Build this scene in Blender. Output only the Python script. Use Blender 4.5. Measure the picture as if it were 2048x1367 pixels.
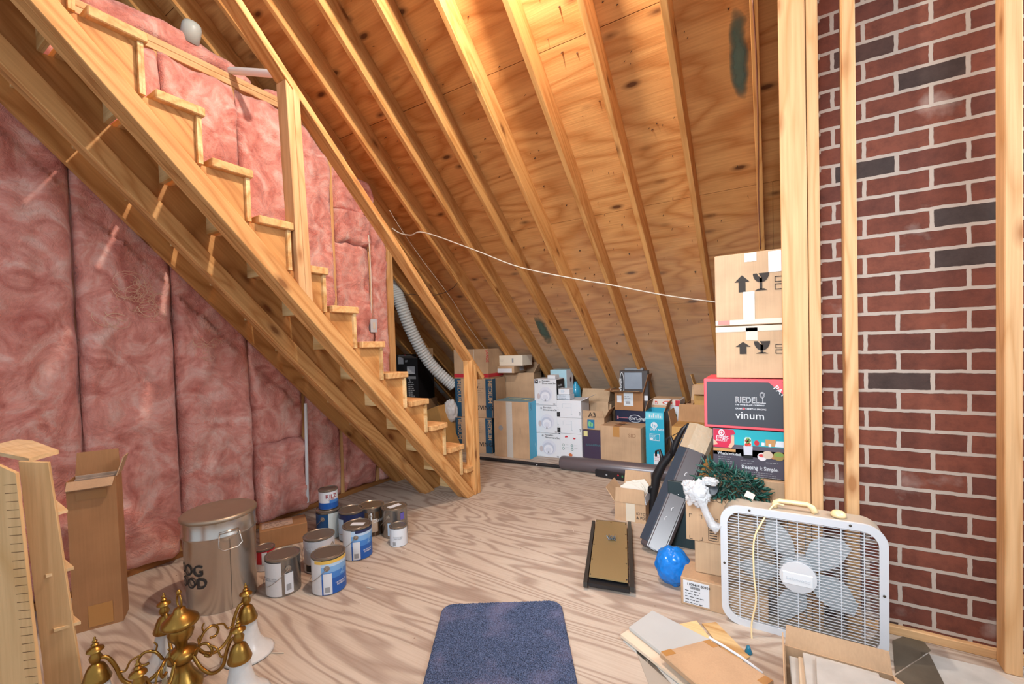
import bpy, bmesh, math, random
from mathutils import Vector, Matrix, noise
random.seed(7)
for o in list(bpy.data.objects): bpy.data.objects.remove(o)
COL = bpy.context.scene.collection
SC = bpy.context.scene
# ------------------------------------------------------------------ camera
F, YAW, PIT, ROL, CX, CY = 859.456, -0.545739, -0.0258108, -0.0305113, 1024.0, 714.498
EYE = Vector((0, 0, 1.25))
_f = Vector((math.sin(YAW)*math.cos(PIT), math.cos(YAW)*math.cos(PIT), math.sin(PIT)))
_r = Vector((math.cos(YAW), -math.sin(YAW), 0)); _u = _r.cross(_f)
CR = math.cos(ROL)*_r + math.sin(ROL)*_u; CU = -math.sin(ROL)*_r + math.cos(ROL)*_u
cd = bpy.data.cameras.new('camera'); cam = bpy.data.objects.new('camera', cd); COL.objects.link(cam)
cd.sensor_width = 36; cd.lens = F/2048*36; cd.shift_y = (CY-683.5)/2048; cd.clip_start = 0.02
M = Matrix((CR, CU, -_f)).transposed().to_4x4(); M.translation = EYE; cam.matrix_world = M
SC.camera = cam
# ------------------------------------------------------------------ light
w = bpy.data.worlds.new('daylight'); SC.world = w; w.use_nodes = True
w.node_tree.nodes['Background'].inputs[0].default_value = (0.86, 0.92, 1.0, 1)
w.node_tree.nodes['Background'].inputs[1].default_value = 0.72
def lamp(name, kind, loc, energy, color, size=0.06, rot=None, sy=None):
    l = bpy.data.lights.new(name, kind); l.energy = energy; l.color = color
    if kind == 'AREA':
        l.size = size
        if sy: l.shape = 'RECTANGLE'; l.size_y = sy
    else: l.shadow_soft_size = size
    o = bpy.data.objects.new(name, l); o.location = loc
    if rot: o.rotation_euler = rot
    COL.objects.link(o); return o
lamp('attic_bulb_light', 'POINT', (-1.0, 1.5, 3.50), 185, (1.0, 0.91, 0.79), 0.04)
lamp('rear_fill_light', 'AREA', (-0.3, -1.3, 2.4), 27, (0.88, 0.94, 1.0), 0.9, (math.radians(71), 0, math.radians(8)), 0.9).data.spread = math.radians(58)  # added unseen area lamp behind the camera, brightens the boxes at the back
lamp('right_area_light', 'AREA', (1.85, 1.7, 2.3), 40, (0.92, 0.96, 1.0), 0.7, (0, math.radians(68), 0), 0.9)  # cool area lamp put in at the right; source unseen, no window built
SC.view_settings.view_transform = 'Standard'; SC.view_settings.look = 'None'
SC.view_settings.gamma = 1.0; SC.view_settings.use_curve_mapping = False
SC.view_settings.exposure = 0.0
# ------------------------------------------------------------------ measuring helpers: rays of the survey camera met with real planes
def ray(x, y): return _f*F + CR*(x-CX) - CU*(y-CY)
def G(q, z=0.0):
    d = ray(*q); return EYE + d*((z-EYE.z)/d.z)
def PX(q, X):
    d = ray(*q); return EYE + d*(X/d.x)
def PY(q, Y):
    d = ray(*q); return EYE + d*(Y/d.y)
def proj(P):
    d = P-EYE; z = d.dot(_f); return CX+F*d.dot(CR)/z, CY-F*d.dot(CU)/z
def zat(P, py):
    a, b = -0.5, 5.0
    for _ in range(50):
        m = (a+b)/2
        if proj(Vector((P.x, P.y, m)))[1] > py: a = m
        else: b = m
    return a
# ------------------------------------------------------------------ materials
MATS = {}
def nodes(name):
    m = bpy.data.materials.new(name); m.use_nodes = True; nt = m.node_tree
    return m, nt, nt.nodes, nt.links, nt.nodes['Principled BSDF']
def lin(c): return tuple((v/255/12.92 if v/255 <= .04045 else ((v/255+.055)/1.055)**2.4) for v in c) + (1,)
def plain(name, rgb, rough=0.6, metal=0.0, bump=0.0, bs=60, var=0.0, spec=0.5, trans=0.0, alpha=1.0):
    if name in MATS: return MATS[name]
    m, nt, N, L, P = nodes(name)
    P.inputs['Base Color'].default_value = lin(rgb); P.inputs['Roughness'].default_value = rough
    P.inputs['Metallic'].default_value = metal; P.inputs['Specular IOR Level'].default_value = spec
    P.inputs['Transmission Weight'].default_value = trans; P.inputs['Alpha'].default_value = alpha
    if bump or var:
        tc = N.new('ShaderNodeTexCoord'); n = N.new('ShaderNodeTexNoise'); n.inputs['Scale'].default_value = bs
        n.inputs['Detail'].default_value = 5
        L.new(tc.outputs['Object'], n.inputs['Vector'])
        if var:
            r = N.new('ShaderNodeMix'); r.data_type = 'RGBA'; r.inputs[0].default_value = 0.5
            c = lin(rgb); r.inputs[6].default_value = tuple(max(0, v*(1-var)) for v in c[:3])+(1,)
            r.inputs[7].default_value = tuple(min(1, v*(1+var)) for v in c[:3])+(1,)
            L.new(n.outputs['Fac'], r.inputs[0]); L.new(r.outputs[2], P.inputs['Base Color'])
        if bump:
            b = N.new('ShaderNodeBump'); b.inputs['Strength'].default_value = bump; b.inputs['Distance'].default_value = 0.01
            L.new(n.outputs['Fac'], b.inputs['Height']); L.new(b.outputs[0], P.inputs['Normal'])
    MATS[name] = m; return m
def ramp(N, stops):
    r = N.new('ShaderNodeValToRGB'); e = r.color_ramp.elements
    while len(e) < len(stops): e.new(0.5)
    for k, (p, c) in enumerate(stops): e[k].position = p; e[k].color = c
    return r
def wood(name, light, dark, grain=9.0, rough=0.62, swirl=1.0, knots=0.8, knotc=(110, 60, 25), along=(0.7, 5, 5), soft=0.5, fine=(3, 90, 90)):
    """lumber: contour lines of a stretched noise give cathedral grain along local x"""
    if name in MATS: return MATS[name]
    m, nt, N, L, P = nodes(name)
    tc = N.new('ShaderNodeTexCoord'); oi = N.new('ShaderNodeObjectInfo')
    off = N.new('ShaderNodeVectorMath'); off.operation = 'MULTIPLY_ADD'
    cb = N.new('ShaderNodeCombineXYZ')
    for i in range(3): L.new(oi.outputs['Random'], cb.inputs[i])
    off.inputs[1].default_value = (37, 51, 23)
    L.new(cb.outputs[0], off.inputs[0]); L.new(tc.outputs['Object'], off.inputs[2])
    mp = N.new('ShaderNodeMapping'); mp.inputs['Scale'].default_value = along; L.new(off.outputs[0], mp.inputs['Vector'])
    n = N.new('ShaderNodeTexNoise'); n.inputs['Scale'].default_value = swirl; n.inputs['Detail'].default_value = 2.5
    n.inputs['Roughness'].default_value = 0.45; n.inputs['Distortion'].default_value = 0.25
    L.new(mp.outputs[0], n.inputs['Vector'])
    mu = N.new('ShaderNodeMath'); mu.operation = 'MULTIPLY'; mu.inputs[1].default_value = grain; L.new(n.outputs['Fac'], mu.inputs[0])
    pp = N.new('ShaderNodeMath'); pp.operation = 'PINGPONG'; pp.inputs[1].default_value = 0.5; L.new(mu.outputs[0], pp.inputs[0])
    m2 = N.new('ShaderNodeMath'); m2.operation = 'MULTIPLY'; m2.inputs[1].default_value = 2; L.new(pp.outputs[0], m2.inputs[0])
    rp = ramp(N, [(0.0, (1, 1, 1, 1)), (0.16, (.75, .75, .75, 1)), (soft, (.18, .18, .18, 1)), (1.0, (0, 0, 0, 1))]); L.new(m2.outputs[0], rp.inputs[0])
    mx = N.new('ShaderNodeMix'); mx.data_type = 'RGBA'; mx.inputs[6].default_value = lin(light); mx.inputs[7].default_value = lin(dark)
    L.new(rp.outputs[0], mx.inputs[0])
    # fine streaks
    mp2 = N.new('ShaderNodeMapping'); mp2.inputs['Scale'].default_value = fine; L.new(off.outputs[0], mp2.inputs['Vector'])
    n2 = N.new('ShaderNodeTexNoise'); n2.inputs['Scale'].default_value = 1; n2.inputs['Detail'].default_value = 3; L.new(mp2.outputs[0], n2.inputs['Vector'])
    mx2 = N.new('ShaderNodeMix'); mx2.data_type = 'RGBA'; mx2.blend_type = 'MULTIPLY'; mx2.inputs[0].default_value = 0.55
    rp2 = ramp(N, [(0.3, (.72, .66, .58, 1)), (0.65, (1, 1, 1, 1))]); L.new(n2.outputs['Fac'], rp2.inputs[0])
    L.new(mx.outputs[2], mx2.inputs[6]); L.new(rp2.outputs[0], mx2.inputs[7])
    # board to board tone
    hs = N.new('ShaderNodeHueSaturation'); L.new(mx2.outputs[2], hs.inputs['Color'])
    mr = N.new('ShaderNodeMapRange'); mr.inputs['To Min'].default_value = 0.88; mr.inputs['To Max'].default_value = 1.1
    L.new(oi.outputs['Random'], mr.inputs['Value']); L.new(mr.outputs[0], hs.inputs['Value'])
    last = hs.outputs[0]
    if knots:
        mp3 = N.new('ShaderNodeMapping'); mp3.inputs['Scale'].default_value = (2.6, 6.5, 6.5); L.new(off.outputs[0], mp3.inputs['Vector'])
        v = N.new('ShaderNodeTexVoronoi'); v.inputs['Scale'].default_value = 1.0; L.new(mp3.outputs[0], v.inputs['Vector'])
        rk = ramp(N, [(0.07, (1, 1, 1, 1)), (0.11, (.5, .5, .5, 1)), (0.19, (0, 0, 0, 1))]); L.new(v.outputs['Distance'], rk.inputs[0])
        kf = N.new('ShaderNodeMath'); kf.operation = 'MULTIPLY'; kf.inputs[1].default_value = knots; L.new(rk.outputs[0], kf.inputs[0])
        mx3 = N.new('ShaderNodeMix'); mx3.data_type = 'RGBA'; L.new(kf.outputs[0], mx3.inputs[0])
        L.new(last, mx3.inputs[6]); mx3.inputs[7].default_value = lin(knotc); last = mx3.outputs[2]
    L.new(last, P.inputs['Base Color']); P.inputs['Roughness'].default_value = rough
    P.inputs['Specular IOR Level'].default_value = 0.3
    b = N.new('ShaderNodeBump'); b.inputs['Strength'].default_value = 0.25; b.inputs['Distance'].default_value = 0.004
    L.new(n2.outputs['Fac'], b.inputs['Height']); L.new(b.outputs[0], P.inputs['Normal'])
    MATS[name] = m; return m
W_RAFT = wood('rafter_wood', (220, 164, 100), (200, 138, 76))
W_STUD = wood('stud_wood', (226, 180, 124), (212, 160, 102))
W_PALE = wood('pale_lumber', (222, 178, 130), (206, 158, 108), knotc=(150, 95, 50))
W_STAIR = wood('stair_lumber', (220, 168, 108), (196, 138, 80), grain=12)
W_TREAD = wood('tread_lumber', (224, 178, 122), (206, 152, 96), along=(1, 5, 5))
W_DARK = wood('dark_plank', (178, 122, 70), (148, 96, 52), grain=9)
W_RISER = wood('plywood_edge', (232, 202, 150), (196, 150, 92), grain=5, knots=0)
W_BIRCH = wood('birch_plywood', (226, 190, 140), (214, 174, 120), grain=5, knots=0, along=(3, 3, 0.7), fine=(70, 70, 3))
W_ROOF = wood('roof_plywood', (218, 160, 98), (190, 126, 68), grain=9, swirl=1.0, knots=0.9, knotc=(82, 40, 16), along=(0.75, 2.6, 2.6), soft=0.6)
def tint_low_deck(m):
    """pale grey tint, strongest on the lowest plywood, by distance up the slope (local y)"""
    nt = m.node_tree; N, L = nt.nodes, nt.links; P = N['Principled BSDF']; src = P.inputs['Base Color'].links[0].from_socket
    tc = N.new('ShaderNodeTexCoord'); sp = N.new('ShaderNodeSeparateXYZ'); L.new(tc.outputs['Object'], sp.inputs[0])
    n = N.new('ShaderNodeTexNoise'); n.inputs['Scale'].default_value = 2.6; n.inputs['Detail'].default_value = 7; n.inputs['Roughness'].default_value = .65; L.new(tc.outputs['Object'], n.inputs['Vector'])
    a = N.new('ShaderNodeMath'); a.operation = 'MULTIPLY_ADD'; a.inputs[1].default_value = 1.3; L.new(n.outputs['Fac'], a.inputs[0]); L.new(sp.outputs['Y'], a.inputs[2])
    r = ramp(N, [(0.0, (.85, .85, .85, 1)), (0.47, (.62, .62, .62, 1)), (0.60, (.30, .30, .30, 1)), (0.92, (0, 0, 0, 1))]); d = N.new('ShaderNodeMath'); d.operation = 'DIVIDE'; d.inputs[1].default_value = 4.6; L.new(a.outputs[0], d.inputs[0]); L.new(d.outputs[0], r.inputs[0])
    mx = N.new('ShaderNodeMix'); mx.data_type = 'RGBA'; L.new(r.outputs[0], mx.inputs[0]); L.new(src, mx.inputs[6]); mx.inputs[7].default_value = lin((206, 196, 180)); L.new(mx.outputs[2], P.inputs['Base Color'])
tint_low_deck(W_ROOF)  # mixes the lower deck towards pale grey
def floor_mat():
    m, nt, N, L, P = nodes('subfloor_plywood')
    tc = N.new('ShaderNodeTexCoord')
    mp = N.new('ShaderNodeMapping'); mp.inputs['Scale'].default_value = (0.30, 1.7, 1); mp.inputs['Rotation'].default_value = (0, 0, 0.10); L.new(tc.outputs['Object'], mp.inputs['Vector'])
    n = N.new('ShaderNodeTexNoise'); n.inputs['Scale'].default_value = 1.5; n.inputs['Detail'].default_value = 3.0; n.inputs['Roughness'].default_value = 0.42; n.inputs['Distortion'].default_value = 0.3
    L.new(mp.outputs[0], n.inputs['Vector'])
    mu = N.new('ShaderNodeMath'); mu.operation = 'MULTIPLY'; mu.inputs[1].default_value = 24; L.new(n.outputs['Fac'], mu.inputs[0])
    pp = N.new('ShaderNodeMath'); pp.operation = 'PINGPONG'; pp.inputs[1].default_value = 0.5; L.new(mu.outputs[0], pp.inputs[0])
    rp = ramp(N, [(0.0, (1, 1, 1, 1)), (0.12, (.75, .75, .75, 1)), (0.26, (.1, .1, .1, 1)), (0.5, (0, 0, 0, 1))]); L.new(pp.outputs[0], rp.inputs[0])
    mx = N.new('ShaderNodeMix'); mx.data_type = 'RGBA'; mx.inputs[6].default_value = lin((198, 186, 172)); mx.inputs[7].default_value = lin((164, 147, 134))
    L.new(rp.outputs[0], mx.inputs[0])
    mp2 = N.new('ShaderNodeMapping'); mp2.inputs['Scale'].default_value = (4, 120, 1); L.new(tc.outputs['Object'], mp2.inputs['Vector'])
    n2 = N.new('ShaderNodeTexNoise'); n2.inputs['Detail'].default_value = 3; n2.inputs['Scale'].default_value = 1; L.new(mp2.outputs[0], n2.inputs['Vector'])
    r2 = ramp(N, [(0.3, (.82, .78, .74, 1)), (0.6, (1, 1, 1, 1))]); L.new(n2.outputs['Fac'], r2.inputs[0])
    a = N.new('ShaderNodeMix'); a.data_type = 'RGBA'; a.blend_type = 'MULTIPLY'; a.inputs[0].default_value = 0.6; L.new(mx.outputs[2], a.inputs[6]); L.new(r2.outputs[0], a.inputs[7])
    n3 = N.new('ShaderNodeTexNoise'); n3.inputs['Scale'].default_value = 1.6; n3.inputs['Detail'].default_value = 4; L.new(tc.outputs['Object'], n3.inputs['Vector'])
    r3 = ramp(N, [(0.35, (.86, .82, .8, 1)), (0.62, (1.0, 1.0, 1.0, 1))]); L.new(n3.outputs['Fac'], r3.inputs[0])
    c = N.new('ShaderNodeMix'); c.data_type = 'RGBA'; c.blend_type = 'MULTIPLY'; c.inputs[0].default_value = 1; L.new(a.outputs[2], c.inputs[6]); L.new(r3.outputs[0], c.inputs[7])
    # specks of paint and dirt
    v = N.new('ShaderNodeTexVoronoi'); v.inputs['Scale'].default_value = 11; L.new(tc.outputs['Object'], v.inputs['Vector'])
    rv = ramp(N, [(0.03, (1, 1, 1, 1)), (0.05, (0, 0, 0, 1))]); L.new(v.outputs['Distance'], rv.inputs[0])
    d = N.new('ShaderNodeMix'); d.data_type = 'RGBA'; L.new(rv.outputs[0], d.inputs[0]); L.new(c.outputs[2], d.inputs[6]); d.inputs[7].default_value = lin((120, 95, 75))
    L.new(d.outputs[2], P.inputs['Base Color']); P.inputs['Roughness'].default_value = 0.75; P.inputs['Specular IOR Level'].default_value = 0.25
    b = N.new('ShaderNodeBump'); b.inputs['Strength'].default_value = 0.2; b.inputs['Distance'].default_value = 0.004; L.new(n2.outputs['Fac'], b.inputs['Height']); L.new(b.outputs[0], P.inputs['Normal'])
    return m
M_FLOOR = floor_mat()
def brick_mat():
    m, nt, N, L, P = nodes('red_brick')
    tc = N.new('ShaderNodeTexCoord'); sp = N.new('ShaderNodeSeparateXYZ'); L.new(tc.outputs['Object'], sp.inputs[0])
    cb = N.new('ShaderNodeCombineXYZ'); L.new(sp.outputs['X'], cb.inputs['X']); L.new(sp.outputs['Z'], cb.inputs['Y'])
    nn = N.new('ShaderNodeTexNoise'); nn.inputs['Scale'].default_value = 26; nn.inputs['Detail'].default_value = 3; L.new(tc.outputs['Object'], nn.inputs['Vector'])
    wob = N.new('ShaderNodeVectorMath'); wob.operation = 'MULTIPLY_ADD'; wob.inputs[1].default_value = (0.008, 0.008, 0)
    L.new(nn.outputs['Color'], wob.inputs[0]); L.new(cb.outputs[0], wob.inputs[2])
    def brick(c1, c2, mo):
        b = N.new('ShaderNodeTexBrick'); b.offset = 0.5; b.inputs['Scale'].default_value = 1
        b.inputs['Brick Width'].default_value = 0.208; b.inputs['Row Height'].default_value = 0.0806
        b.inputs['Mortar Size'].default_value = 0.0076; b.inputs['Mortar Smooth'].default_value = 0.15
        b.inputs['Color1'].default_value = c1; b.inputs['Color2'].default_value = c2; b.inputs['Mortar'].default_value = mo
        L.new(wob.outputs[0], b.inputs['Vector']); return b
    b1 = brick((0, 0, 0, 1), (1, 1, 1, 1), (.5, .5, .5, 1))
    rp = ramp(N, [(0.0, lin((60, 50, 48))), (0.07, lin((70, 50, 44))), (0.10, lin((100, 52, 40))), (0.5, lin((108, 54, 38))), (1.0, lin((124, 66, 48)))]); L.new(b1.outputs['Color'], rp.inputs[0])
    n2 = N.new('ShaderNodeTexNoise'); n2.inputs['Scale'].default_value = 14; n2.inputs['Detail'].default_value = 8; n2.inputs['Roughness'].default_value = 0.7; L.new(tc.outputs['Object'], n2.inputs['Vector'])
    r2 = ramp(N, [(0.32, (.55, .5, .48, 1)), (0.55, (1, 1, 1, 1)), (0.8, (1.25, 1.2, 1.2, 1))]); L.new(n2.outputs['Fac'], r2.inputs[0])
    a = N.new('ShaderNodeMix'); a.data_type = 'RGBA'; a.blend_type = 'MULTIPLY'; a.inputs[0].default_value = 0.9; L.new(rp.outputs[0], a.inputs[6]); L.new(r2.outputs[0], a.inputs[7])
    mo = N.new('ShaderNodeMix'); mo.data_type = 'RGBA'; L.new(b1.outputs['Fac'], mo.inputs[0]); L.new(a.outputs[2], mo.inputs[6]); mo.inputs[7].default_value = lin((178, 162, 150))
    n3 = N.new('ShaderNodeTexNoise'); n3.inputs['Scale'].default_value = 4; n3.inputs['Detail'].default_value = 6; L.new(tc.outputs['Object'], n3.inputs['Vector'])
    r3 = ramp(N, [(0.62, (0, 0, 0, 1)), (0.72, (.35, .35, .35, 1))]); L.new(n3.outputs['Fac'], r3.inputs[0])
    st = N.new('ShaderNodeMix'); st.data_type = 'RGBA'; L.new(r3.outputs[0], st.inputs[0]); L.new(mo.outputs[2], st.inputs[6]); st.inputs[7].default_value = lin((196, 180, 170))
    L.new(st.outputs[2], P.inputs['Base Color']); P.inputs['Roughness'].default_value = 0.85
    h = N.new('ShaderNodeMath'); h.operation = 'MULTIPLY_ADD'; h.inputs[1].default_value = 1.4; L.new(b1.outputs['Fac'], h.inputs[0])
    nb = N.new('ShaderNodeMath'); nb.operation = 'MULTIPLY'; nb.inputs[1].default_value = 0.7; L.new(n2.outputs['Fac'], nb.inputs[0]); L.new(nb.outputs[0], h.inputs[2])
    b = N.new('ShaderNodeBump'); b.inputs['Strength'].default_value = 0.7; b.inputs['Distance'].default_value = 0.006; L.new(h.outputs[0], b.inputs['Height']); L.new(b.outputs[0], P.inputs['Normal'])
    return m
M_BRICK = brick_mat()
def insul_mat(name, a, b_, c):
    m, nt, N, L, P = nodes(name)
    tc = N.new('ShaderNodeTexCoord')
    n = N.new('ShaderNodeTexNoise'); n.inputs['Scale'].default_value = 5; n.inputs['Detail'].default_value = 8; n.inputs['Roughness'].default_value = 0.62; n.inputs['Distortion'].default_value = 1.6
    L.new(tc.outputs['Object'], n.inputs['Vector'])
    r = ramp(N, [(0.3, lin(a)), (0.5, lin(b_)), (0.72, lin(c))]); L.new(n.outputs['Fac'], r.inputs[0])
    L.new(r.outputs[0], P.inputs['Base Color']); P.inputs['Roughness'].default_value = 0.95; P.inputs['Specular IOR Level'].default_value = 0.1
    P.inputs['Sheen Weight'].default_value = 0.3
    n2 = N.new('ShaderNodeTexNoise'); n2.inputs['Scale'].default_value = 22; n2.inputs['Detail'].default_value = 8; n2.inputs['Distortion'].default_value = 3.0; n2.inputs['Roughness'].default_value = 0.6
    L.new(tc.outputs['Object'], n2.inputs['Vector'])
    b = N.new('ShaderNodeBump'); b.inputs['Strength'].default_value = 0.7; b.inputs['Distance'].default_value = 0.02; L.new(n2.outputs['Fac'], b.inputs['Height']); L.new(b.outputs[0], P.inputs['Normal'])
    return m
M_PINK = insul_mat('pink_fibreglass', (194, 108, 96), (232, 158, 144), (248, 208, 196))
def card(name, rgb):
    if name in MATS: return MATS[name]
    m, nt, N, L, P = nodes(name)
    tc = N.new('ShaderNodeTexCoord'); mp = N.new('ShaderNodeMapping'); mp.inputs['Scale'].default_value = (160, 160, 3); L.new(tc.outputs['Object'], mp.inputs['Vector'])
    n = N.new('ShaderNodeTexNoise'); n.inputs['Scale'].default_value = 1; L.new(mp.outputs[0], n.inputs['Vector'])
    n2 = N.new('ShaderNodeTexNoise'); n2.inputs['Scale'].default_value = 6; n2.inputs['Detail'].default_value = 4; L.new(tc.outputs['Object'], n2.inputs['Vector'])
    ad = N.new('ShaderNodeMath'); ad.operation = 'MULTIPLY_ADD'; ad.inputs[1].default_value = 0.35; L.new(n.outputs['Fac'], ad.inputs[0]); L.new(n2.outputs['Fac'], ad.inputs[2])
    c = lin(rgb); r = ramp(N, [(0.45, tuple(v*.84 for v in c[:3])+(1,)), (0.85, tuple(min(1, v*1.08) for v in c[:3])+(1,))]); L.new(ad.outputs[0], r.inputs[0])
    L.new(r.outputs[0], P.inputs['Base Color']); P.inputs['Roughness'].default_value = 0.8; P.inputs['Specular IOR Level'].default_value = 0.25
    MATS[name] = m; return m
C_TAN = card('tan_cardboard', (188, 156, 124)); C_LITE = card('light_cardboard', (194, 164, 132)); C_GOLD = card('golden_cardboard', (196, 152, 92))
C_BROWN = card('brown_cardboard', (164, 120, 82)); C_INNER = card('inner_cardboard', (176, 136, 98))
WHITE = plain('white_print', (214, 218, 224), .5); OFFW = plain('off_white_card', (228, 218, 200), .6); BLACK = plain('black_print', (26, 26, 30), .45)
NAVY = plain('navy_print', (20, 30, 58), .4); TEAL = plain('teal_print', (30, 160, 190), .45); SKY = plain('sky_blue_print', (70, 168, 204), .5)
RED = plain('red_print', (190, 36, 50), .5); PINKR = plain('crimson_edge', (226, 84, 96), .5); TAPE = plain('clear_tape', (206, 196, 178), .25); TAPEB = plain('brown_tape', (178, 130, 76), .25)
MEDB = plain('moving_blue_print', (24, 74, 104), .6); CHAR = plain('charcoal_print', (52, 56, 64), .5); GREYP = plain('grey_print', (150, 152, 156), .5)
INK = plain('ink', (48, 44, 42), .8)
NAILM = plain('nail_steel', (92, 84, 74), .5, .7)
# ------------------------------------------------------------------ mesh builder
class MB:
    def __init__(s): s.bm = bmesh.new()
    def box(s, x0, x1, y0, y1, z0, z1, bev=0.0, m=None, seg=1):
        v = [s.bm.verts.new(p) for p in ((x0,y0,z0),(x1,y0,z0),(x1,y1,z0),(x0,y1,z0),(x0,y0,z1),(x1,y0,z1),(x1,y1,z1),(x0,y1,z1))]
        fs = [s.bm.faces.new([v[i] for i in f]) for f in ((0,3,2,1),(4,5,6,7),(0,1,5,4),(1,2,6,5),(2,3,7,6),(3,0,4,7))]
        if bev > 0:
            es = list({e for f in fs for e in f.edges})
            r = bmesh.ops.bevel(s.bm, geom=es, offset=bev, segments=seg, affect='EDGES', profile=0.5)
            v = list({q for f in r['faces'] for q in f.verts} | {q for q in v if q.is_valid})
        if m is not None: bmesh.ops.transform(s.bm, matrix=m, verts=v)
        return v
    def prism(s, pts, axis, a, b):
        """polygon pts in the two other axes, extruded from a to b on axis (0,1,2)"""
        def mk(p, t):
            q = [0, 0, 0]; o = [i for i in range(3) if i != axis]; q[axis] = t; q[o[0]] = p[0]; q[o[1]] = p[1]; return s.bm.verts.new(q)
        A = [mk(p, a) for p in pts]; B = [mk(p, b) for p in pts]; n = len(pts)
        s.bm.faces.new(A); s.bm.faces.new(B[::-1])
        for i in range(n): s.bm.faces.new((A[i], B[i], B[(i+1) % n], A[(i+1) % n]))
        return A+B
    def quad(s, *ps):
        return s.bm.faces.new([s.bm.verts.new(p) for p in ps])
    def slab(s, ps, th):
        """flat polygon ps (3-D points) thickened by th along its normal"""
        ps = [Vector(p) for p in ps]; n = (ps[1]-ps[0]).cross(ps[2]-ps[1]).normalized()*th
        A = [s.bm.verts.new(p) for p in ps]; B = [s.bm.verts.new(p+n) for p in ps]; k = len(ps)
        s.bm.faces.new(A[::-1]); s.bm.faces.new(B)
        for i in range(k): s.bm.faces.new((A[i], A[(i+1) % k], B[(i+1) % k], B[i]))
    def lathe(s, prof, seg=32, m=None, cap=True):
        rings = []
        for r, z in prof:
            rings.append([s.bm.verts.new((r*math.cos(2*math.pi*k/seg), r*math.sin(2*math.pi*k/seg), z)) for k in range(seg)])
        for a, b in zip(rings, rings[1:]):
            for k in range(seg): s.bm.faces.new((a[k], a[(k+1) % seg], b[(k+1) % seg], b[k]))
        if cap:
            if prof[0][0] > 1e-4: s.bm.faces.new(rings[0][::-1])
            if prof[-1][0] > 1e-4: s.bm.faces.new(rings[-1])
        vs = [v for r in rings for v in r]
        if m is not None: bmesh.ops.transform(s.bm, matrix=m, verts=vs)
        return vs
    def tube(s, pts, r, seg=8, closed=False, rs=None):
        pts = [Vector(p) for p in pts]; n = len(pts); rings = []
        up = Vector((0.01, 0.02, 1)).normalized(); prev = None
        for i, p in enumerate(pts):
            t = ((pts[(i+1) % n] - pts[i-1]) if closed else (pts[min(i+1, n-1)]-pts[max(i-1, 0)])).normalized()
            if prev is None:
                a = t.cross(up)
                if a.length < 1e-3: a = t.cross(Vector((1, 0, 0)))
            else: a = prev - t*prev.dot(t)
            a.normalize(); b = t.cross(a); prev = a
            R = rs[i] if rs else r
            rings.append([s.bm.verts.new(p + (a*math.cos(2*math.pi*k/seg) + b*math.sin(2*math.pi*k/seg))*R) for k in range(seg)])
        pr = list(zip(rings, rings[1:])) + ([(rings[-1], rings[0])] if closed else [])
        for A, B in pr:
            for k in range(seg): s.bm.faces.new((A[k], A[(k+1) % seg], B[(k+1) % seg], B[k]))
        if not closed: s.bm.faces.new(rings[0][::-1]); s.bm.faces.new(rings[-1])
    def done(s, name, mat, parent=None, smooth=False, angle=None, subsurf=0):
        bmesh.ops.recalc_face_normals(s.bm, faces=s.bm.faces[:])
        me = bpy.data.meshes.new(name); s.bm.to_mesh(me); s.bm.free()
        me.materials.append(mat)
        if smooth:
            for p in me.polygons: p.use_smooth = True
            if angle:
                ang = math.radians(angle)
                b = bmesh.new(); b.from_mesh(me)
                for e in b.edges:
                    if len(e.link_faces) == 2 and e.calc_face_angle(0) > ang: e.smooth = False
                b.to_mesh(me); b.free()
        o = bpy.data.objects.new(name, me); COL.objects.link(o)
        if parent is not None: o.parent = parent
        if subsurf: md = o.modifiers.new('s', 'SUBSURF'); md.levels = subsurf; md.render_levels = subsurf
        return o
def tag(o, label, cat, group=None, kind=None):
    o['label'] = label; o['category'] = cat
    if group: o['group'] = group
    if kind: o['kind'] = kind
    return o
def thing(name, label, cat, loc=(0, 0, 0), rotz=0, group=None):
    o = bpy.data.objects.new(name, None); COL.objects.link(o); o.empty_display_size = 0.1
    o.location = loc; o.rotation_euler = (0, 0, rotz); return tag(o, label, cat, group)
def struct(name, mb, mat, **k):
    o = mb.done(name, mat, **k); o['kind'] = 'structure'; return o
def frame(p0, p1, up):
    """matrix whose x runs p0->p1, z near up, origin p0"""
    x = (p1-p0).normalized(); z = (up - x*up.dot(x)).normalized(); y = z.cross(x)
    m = Matrix((x, y, z)).transposed().to_4x4(); m.translation = p0; return m
def board(name, p0, p1, up, y0, y1, z0, z1, mat, parent=None, ends=None, bev=0.0025):
    """lumber with its grain on local x; y0..y1 and z0..z1 its cross-section about the p0-p1 line"""
    p0 = Vector(p0); p1 = Vector(p1); L_ = (p1-p0).length
    b = MB(); b.box(0, L_, y0, y1, z0, z1, bev)
    o = b.done(name, mat, parent); m = frame(p0, p1, Vector(up))
    if parent is not None: o.matrix_parent_inverse = Matrix.Identity(4); o.matrix_basis = parent_inv(parent) @ m
    else: o.matrix_basis = m
    return o
def parent_inv(p):
    return (Matrix.Translation(p.location) @ p.rotation_euler.to_matrix().to_4x4()).inverted()
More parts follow.
